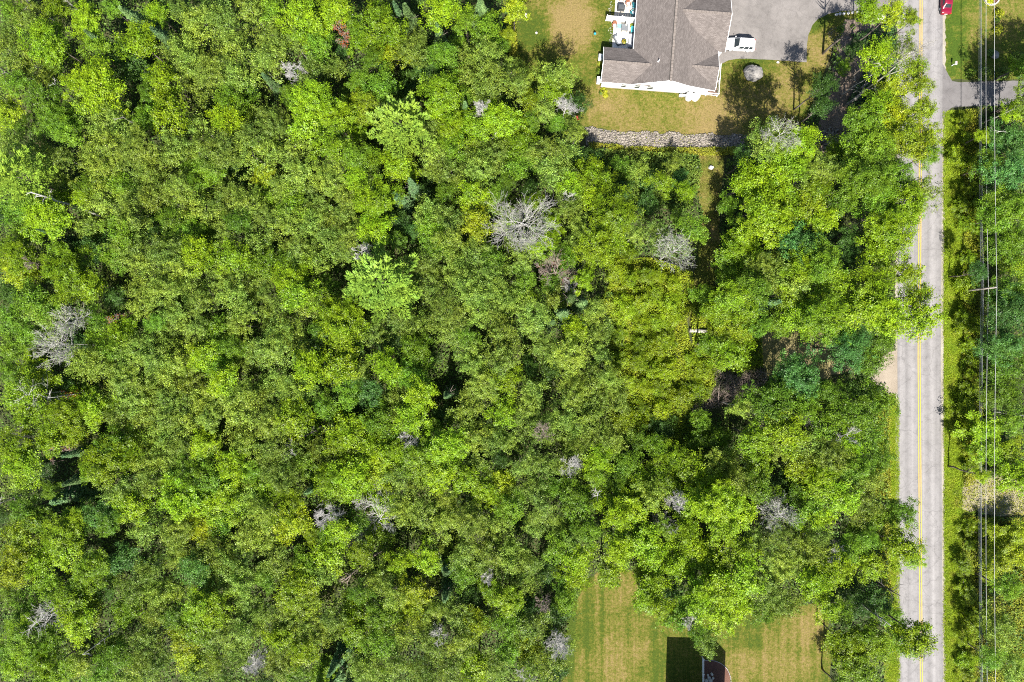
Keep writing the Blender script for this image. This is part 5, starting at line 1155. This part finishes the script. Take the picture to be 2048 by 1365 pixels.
dead(1800, 120, 15.5, 4.2, 37, 'pale bare leaning trunk with forked limbs beside the road', BIRCH, nb=9, r0=.2, base=.55, up=.6)
dead(1375, 1235, 10, 1.8, 38, 'grey bare crown over the dark shadow on the lower lawn', nb=16, base=.65)
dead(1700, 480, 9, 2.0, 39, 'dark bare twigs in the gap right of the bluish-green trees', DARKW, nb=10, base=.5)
dead(1740, 442, 10, 2.4, 40, 'brown bare brush above the gap near the lane', BROWNW, nb=12, base=.5)
dead(1830, 1290, 13, 2.0, 41, 'dark leaning bare branch reaching over the road at the bottom', DARKW, nb=4, base=.75)
dead(1660, 1100, 11, 2.2, 42, 'thin grey bare top left of the black branch over the road', nb=12, base=.65)
dead(70, 790, 11, 3.0, 43, 'pale crooked bare limbs in the bright maple at the left edge', nb=9, base=.6, up=.2, fine=2)
dead(55, 868, 10, 2.6, 44, 'dark bare limbs left of the golden maple on the left edge', DARKW, nb=8, base=.6, up=.25)
dead(120, 905, 8, 2.0, 45, 'rusty half-dead conifer beside the dark spruce at the left', BROWNW, nb=10, base=.45, rust=(90, .4, RUST))
dead(690, 1075, 7, 2.6, 46, 'dark broken limbs below the sprawling dead tree', DARKW, nb=7, base=.3, up=.1)
def pole_tree(px0, py0, px1, py1, h, r, label, mat, seed, name='snag', nb=6, L=1.2, rust=None):
    """bare trunk seen from base pixel to top pixel (a leaning stem with its own real height)"""
    x0, y0 = W(px0, py0, .3); x1, y1 = W(px1, py1, h); R = random.Random(seed)
    t = tag(empty(name, (x0, y0, 0)), label, 'snag'); d = Vector((x1 - x0, y1 - y0, h))
    pts = [d * (k / 6) + Vector((R.uniform(-.1, .1), R.uniform(-.1, .1), 0)) * (k > 0) for k in range(7)]
    MB().tube(pts, [r * (1 - .7 * k / 6) for k in range(7)], 7).build('trunk', mat, t, True)
    mb = MB()
    for b in range(nb):
        s = R.uniform(.35, 1); p = d * s; a = R.uniform(0, 6.28); l = L * R.uniform(.5, 1.2)
        q = p + Vector((math.cos(a) * l, math.sin(a) * l, l * .4)); mid = p.lerp(q, .5) + Vector((0, 0, .1))
        mb.tube([p, mid, q], [r * .35, r * .22, .012], 4)
        for j in range(3):
            a2 = a + R.uniform(-.9, .9); mb.tube([mid.lerp(q, j / 3), mid.lerp(q, j / 3) + Vector((math.cos(a2), math.sin(a2), .2)) * l * .5], [r * .16, .008], 3)
    mb.build('branch_stubs', mat, t)
    if rust:
        Rn = np.random.default_rng(seed); n = rust; C = np.array([list(d * R.uniform(.25, .7) + Vector((R.gauss(0, .35), R.gauss(0, .35), R.gauss(0, .2)))) for _ in range(n)])
        V, F = leaves(C, Rn.normal(size=(n, 3)) + [0, 0, .8], .24, .5, .3, Rn); o = link('dry_foliage', mesh_np('dry_foliage', V, F), LEAF, t); o.color = (*RUST, 1)
    return t
pole_tree(205, 432, 62, 384, 13.5, .26, 'long leaning dead trunk with short stubs near the left edge', DEADW, 1, nb=12, L=.9)
pole_tree(190, 782, 95, 796, 9, .16, 'orange-tipped dead trunk lying over towards the left edge', DEADW, 2, nb=8, rust=170)
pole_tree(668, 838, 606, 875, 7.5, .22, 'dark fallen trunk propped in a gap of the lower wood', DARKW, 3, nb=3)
pole_tree(110, 948, 66, 964, 7, .14, 'slim pale dead stem in the dark gap near the left edge', DEADW, 4, nb=3)
pole_tree(45, 990, -10, 1010, 10, .13, 'slim pale dead stem leaving the picture at the left edge', DEADW, 5, nb=3)
pole_tree(775, 1090, 690, 1160, 8, .30, 'broken brown trunk leaning below the sprawling dead tree', BROWNW, 6, nb=7)
pole_tree(255, 1245, 165, 1310, 11, .15, 'thin pale stem leaning towards the bottom left corner', DEADW, 7, nb=4)
pole_tree(690, 985, 710, 1012, 6, .1, 'short dark stick above the sprawling dead tree', DARKW, 8, nb=4, L=.5)
pole_tree(1728, 1148, 1800, 1192, 12, .19, 'black bare branch reaching out over the road near the bottom', DARKW, 9, nb=9, L=2.0)
pole_tree(1705, 1196, 1780, 1250, 12, .2, 'grey trunk leaning towards the road below the black branch', DEADW, 10, nb=7)
pole_tree(1690, 212, 1792, 135, 16, .23, 'pale smooth trunk leaning out towards the road in the upper right', BIRCH, 11, nb=8, L=2.2)
pole_tree(1682, 190, 1745, 150, 11, .12, 'thinner grey stem left of the pale smooth trunk by the road', DEADW, 12, nb=3)
pole_tree(1986, 823, 2075, 834, 10.5, .2, 'grey bare trunk leaning out to the right edge below the pole', DEADW, 13, nb=5, L=.6)
pole_tree(1982, 936, 2016, 942, 4.2, .17, 'short dark snag right of the lines above the sandy track', DARKW, 14, nb=4, L=.5)
pole_tree(1960, 280, 2000, 262, 6, .14, 'grey leaning stem in the scrub below the right-hand driveway', DEADW, 15, nb=4)
pole_tree(1990, 225, 2060, 205, 9, .15, 'brown leaning stem just below the right-hand driveway', BROWNW, 16, nb=3)
pole_tree(1395, 845, 1390, 838, 1.0, .12, 'stub of brown dead wood left of the brush pile', BROWNW, 17, nb=5)
pole_tree(70, 15, 48, -2, 12, .13, 'white birch stem at the top edge near the left corner', BIRCH, 18, nb=2)
pole_tree(172, 28, 140, 8, 12, .13, 'white birch stem between maples near the top left corner', BIRCH, 19, nb=3)
pole_tree(40, 162, -8, 132, 12, .13, 'white birch stem at the left edge in the upper wood', BIRCH, 20, nb=2)
pole_tree(145, 195, 105, 165, 11, .12, 'slim pale stem left of the widest golden maple, upper left', DEADW, 21, nb=2)
pole_tree(285, 258, 245, 235, 11, .12, 'slim pale stem among birches in the upper left wood', BIRCH, 22, nb=3)
pole_tree(725, 50, 706, 28, 11, .13, 'white stem right of the rust-brown conifer', BIRCH, 23, nb=2)
# logs on the ground
def log(px, py, L, r, rz, label, mat):
    t = tag(empty('log', (*W(px, py, r), 0), rz), label, 'log')
    MB().tube([(-L / 2, 0, r), (-L / 6, .03, r * 1.02), (L / 4, -.03, r), (L / 2, .02, r * .9)], [r, r * .97, r * .92, r * .85], 10).build('trunk', mat, t, True)
    for s in (-1, 1): MB().tube([(s * L / 2 * 1.0, 0, r), (s * (L / 2 + .015), 0, r)], r * .8, 10).build('cut_end', plain('cut_wood', (.3, .24, .16), .9), t)
    return t
log(1397, 662, 3.0, .36, -.05, 'short thick grey log lying in the bramble clearing', LOGW)
log(1352, 722, 1.2, .16, -.3, 'small pale log in the lower part of the bramble clearing', LOGW)
# brush pile
R = random.Random(3); mb = MB()
BP = [(1428, 735), (1460, 748), (1500, 745), (1535, 738), (1532, 762), (1500, 785), (1470, 800), (1430, 815), (1392, 832), (1385, 815), (1420, 790), (1440, 765)]
for k in range(620):
    while True:
        px, py = R.uniform(1385, 1535), R.uniform(735, 835)
        if in_poly(px, py, BP): break
    x, y = W(px, py, .7); z = R.uniform(.1, 1.3); a = R.gauss(.35, .8); L = R.uniform(.5, 2.4); e = R.gauss(0, .25)
    d = Vector((math.cos(a), math.sin(a), e)) * L / 2; p = Vector((x, y, z))
    mb.tube([p - d, p + Vector((R.uniform(-.1, .1), R.uniform(-.1, .1), .05)), p + d], [R.uniform(.012, .045), .025, .008], 3, cap=False)
tag(mb.build('brush_pile', BROWNW), 'pile of brown cut branches and twigs below the bramble clearing', 'brush pile', kind='stuff')

# ------------------------------------------------------------------ undergrowth, brambles, tall grass
def scatter(n, x0, x1, y0, y1, keep, R):
    out = []; got = 0
    while got < n:
        P = np.column_stack([R.uniform(x0, x1, n), R.uniform(y0, y1, n)])
        P = P[keep(P)]; out.append(P); got += len(P)
    return np.vstack(out)[:n]
def poly_mask(P, poly):
    x, y = P[:, 0], P[:, 1]; c = np.zeros(len(P), bool); j = len(poly) - 1
    for i in range(len(poly)):
        xi, yi = poly[i]; xj, yj = poly[j]
        if yi != yj: c ^= ((yi > y) != (yj > y)) & (x < (xj - xi) * (y - yi) / (yj - yi) + xi)
        j = i
    return c
def lump(P, f, s):
    r = np.random.default_rng(s); v = np.zeros(len(P))
    for k in range(6):
        a = r.uniform(0, 6.28); w = f * r.uniform(.5, 1.8); v += np.sin(P[:, 0] * w * math.cos(a) + P[:, 1] * w * math.sin(a) + r.uniform(0, 6.28))
    return v / 6
GP = [[W(*p) for p in poly] for poly in OPEN] + [[W(*p) for p in PX_VERGE_L], [W(*p) for p in PX_VERGE_R], [W(*p) for p in BP]]
Rg = np.random.default_rng(11)
def wood(P):
    k = np.ones(len(P), bool)
    for g in GP: k &= ~poly_mask(P, g)
    return k
P = scatter(300000, -98, 98, -68, 68, wood, Rg)
hgt = np.clip(1.0 + 1.5 * lump(P, .55, 1) + .8 * lump(P, 1.6, 2), .15, 3.4)
z = hgt * Rg.uniform(.35, 1, len(P)) + .05
C = np.column_stack([P, z]); V, F = leaves(C, Rg.normal(size=C.shape) * .6 + [0, 0, 1.1], .36, .66, .4, Rg)
und = stuff_leaf('undergrowth_leaf', [(.3, (.04, .085, .018)), (.5, (.075, .14, .018)), (.7, (.14, .18, .018))], .16)
tag(link('undergrowth', mesh_np('undergrowth', V, F), und), 'low shrubs and saplings filling the gaps between the trees', 'undergrowth', kind='stuff')
def patch(name, pxpoly, n, hmin, hmax, size, mat, label, cat, seed, f=.9, thin=False):
    R = np.random.default_rng(seed); poly = [W(*p) for p in pxpoly]; xs = [p[0] for p in poly]; ys = [p[1] for p in poly]
    P = scatter(n, min(xs), max(xs), min(ys), max(ys), lambda q: poly_mask(q, poly), R)
    h = hmin + (hmax - hmin) * np.clip(.5 + .8 * lump(P, f, seed), 0, 1)
    if thin:
        C = np.column_stack([P, np.zeros(n) + .01]); D = R.normal(size=(n, 3)) * [.9, .9, .0] + [0, 0, .6]
        V, F = blades(C, D, h * R.uniform(.6, 1.1, n), size)
    else:
        C = np.column_stack([P, h * R.uniform(.3, 1, n)]); V, F = leaves(C, R.normal(size=C.shape) * .55 + [0, 0, 1], size, .66, .4, R)
    return tag(link(name, mesh_np(name, V, F), mat), label, cat, kind='stuff')
bram = stuff_leaf('bramble_leaf', [(.3, (.11, .18, .010)), (.5, (.185, .235, .010)), (.72, (.24, .255, .016))], .45)
patch('brambles', [(1205, 500), (1240, 520), (1300, 515), (1385, 545), (1392, 600), (1372, 640), (1378, 680), (1400, 720), (1440, 740), (1430, 770), (1395, 820), (1430, 880), (1360, 900), (1300, 880), (1235, 890), (1212, 840), (1228, 780), (1205, 720), (1225, 660), (1200, 600), (1222, 560)], 42000, .1, 1.5, .24, bram, 'low yellow-green bramble thicket filling the clearing in the wood', 'brambles', 3)
patch('brambles', [(1395, 570), (1500, 580), (1520, 640), (1525, 735), (1470, 745), (1420, 735), (1385, 690), (1380, 640)], 14000, .1, 1.2, .24, bram, 'bramble growth round the log between the clearing and the maples', 'brambles', 4)
weed = stuff_leaf('roadside_weed', [(.3, (.12, .17, .010)), (.5, (.19, .21, .014)), (.72, (.25, .23, .026))], .5)
patch('roadside_weeds', [(1924, 222), (1956, 220), (1958, 950), (1938, 965), (1924, 975)], 15000, .2, 1.7, .25, weed, 'golden weeds and low shrubs along the right side of the road', 'weeds', 5)
patch('roadside_weeds', [(1924, 1030), (1960, 1032), (2060, 1035), (2060, 1400), (1924, 1400)], 17000, .2, 1.7, .25, weed, 'golden weeds below the sandy track right of the road', 'weeds', 6)
patch('roadside_weeds', [(1745, 790), (1778, 800), (1780, 1000), (1778, 1180), (1760, 1180), (1745, 980)], 7000, .2, 1.2, .24, weed, 'yellowish weeds between the wood and the left road edge', 'weeds', 7)
grass = stuff_leaf('tall_grass', [(.3, (.17, .27, .012)), (.55, (.24, .32, .015)), (.75, (.29, .30, .04))], .5)
patch('verge_grass', [(1886, 224), (1925, 222), (1922, 1400), (1888, 1400)], 60000, .25, .7, .05, grass, 'bright tall grass along the right edge of the road', 'grass', 8, thin=True)
patch('verge_grass', [(1779, 795), (1797, 798), (1799, 1400), (1772, 1400), (1776, 1000)], 22000, .15, .5, .05, grass, 'grass strip along the left edge of the road', 'grass', 9, thin=True)
patch('path_grass', PX_PATH, 26000, .1, .4, .05, stuff_leaf('path_grass_blade', [(.3, (.12, .17, .02)), (.55, (.21, .20, .04)), (.75, (.30, .22, .09))], .5), 'unmown grass on the path below the two white rocks', 'grass', 10, thin=True)
patch('fringe_shrubs', [(1175, 300), (1240, 304), (1320, 308), (1395, 310), (1400, 350), (1380, 420), (1230, 420), (1190, 360)], 14000, .4, 2.4, .26, stuff_leaf('fringe_leaf', [(.3, (.06, .12, .02)), (.55, (.12, .18, .02)), (.75, (.19, .2, .05))], .4), 'mixed green shrubs below the rock drain', 'shrubs', 12)
patch('fringe_shrubs', [(1010, 40), (1030, 30), (1035, 110), (1080, 170), (1060, 190), (1020, 130)], 4000, .3, 1.8, .26, weed, 'yellowish shrubs at the left edge of the house lawn', 'shrubs', 13)
patch('fringe_shrubs', [(1700, 70), (1790, 50), (1795, 240), (1700, 260), (1690, 210), (1740, 120)], 9000, .2, 1.6, .28, stuff_leaf('slope_leaf', [(.3, (.03, .07, .025)), (.6, (.06, .12, .03)), (.75, (.1, .15, .03))], .4), 'dark green shrubs on the slope beside the road, upper right', 'shrubs', 14)
plant(1705, 55, .5, .6, MG, 'small green sapling on the bare dirt slope', name='sapling', n=200)
plant(1680, 60, .7, .7, MG, 'round green shrub at the foot of the driveway stones', name='shrub', n=300)
for i, (px, py, s) in enumerate([(1995, 30, .9), (1992, 42, .5), (1993, 62, .8), (1978, 108, .7), (1938, 148, .9), (1965, 150, 1.2), (2030, 120, 1.3), (2040, 145, 1.3), (2000, 150, 1.2)]):
    plant(px, py, s, s * 1.4, (MG, YG)[i in (0, 2)], ['first', 'second', 'third', 'fourth', 'fifth', 'sixth', 'seventh', 'eighth', 'ninth'][i] + ' shrub, counted from the top, on the shaded lawn across the road', 'shrub', 'shrubs on the lawn across the road', 340, .24, name='shrub')

patch('track_weeds', PX_SANDLOT, 3200, .05, .7, .2, weed, 'scattered weeds growing through the sandy track', 'weeds', 15, f=1.6)
patch('drain_weeds', [(1175, 285), (1250, 293), (1320, 296), (1400, 297), (1470, 294), (1470, 312), (1320, 312), (1240, 308), (1180, 298)], 6500, .1, 1.1, .2, weed, 'weeds creeping over the lower edge of the rock drain', 'weeds', 16, f=1.4)
patch('drain_weeds', [(1185, 258), (1300, 265), (1460, 270), (1460, 300), (1300, 300), (1190, 285)], 500, .1, .5, .16, weed, 'single weeds between the stones of the rock drain', 'weeds', 17, f=1.8)
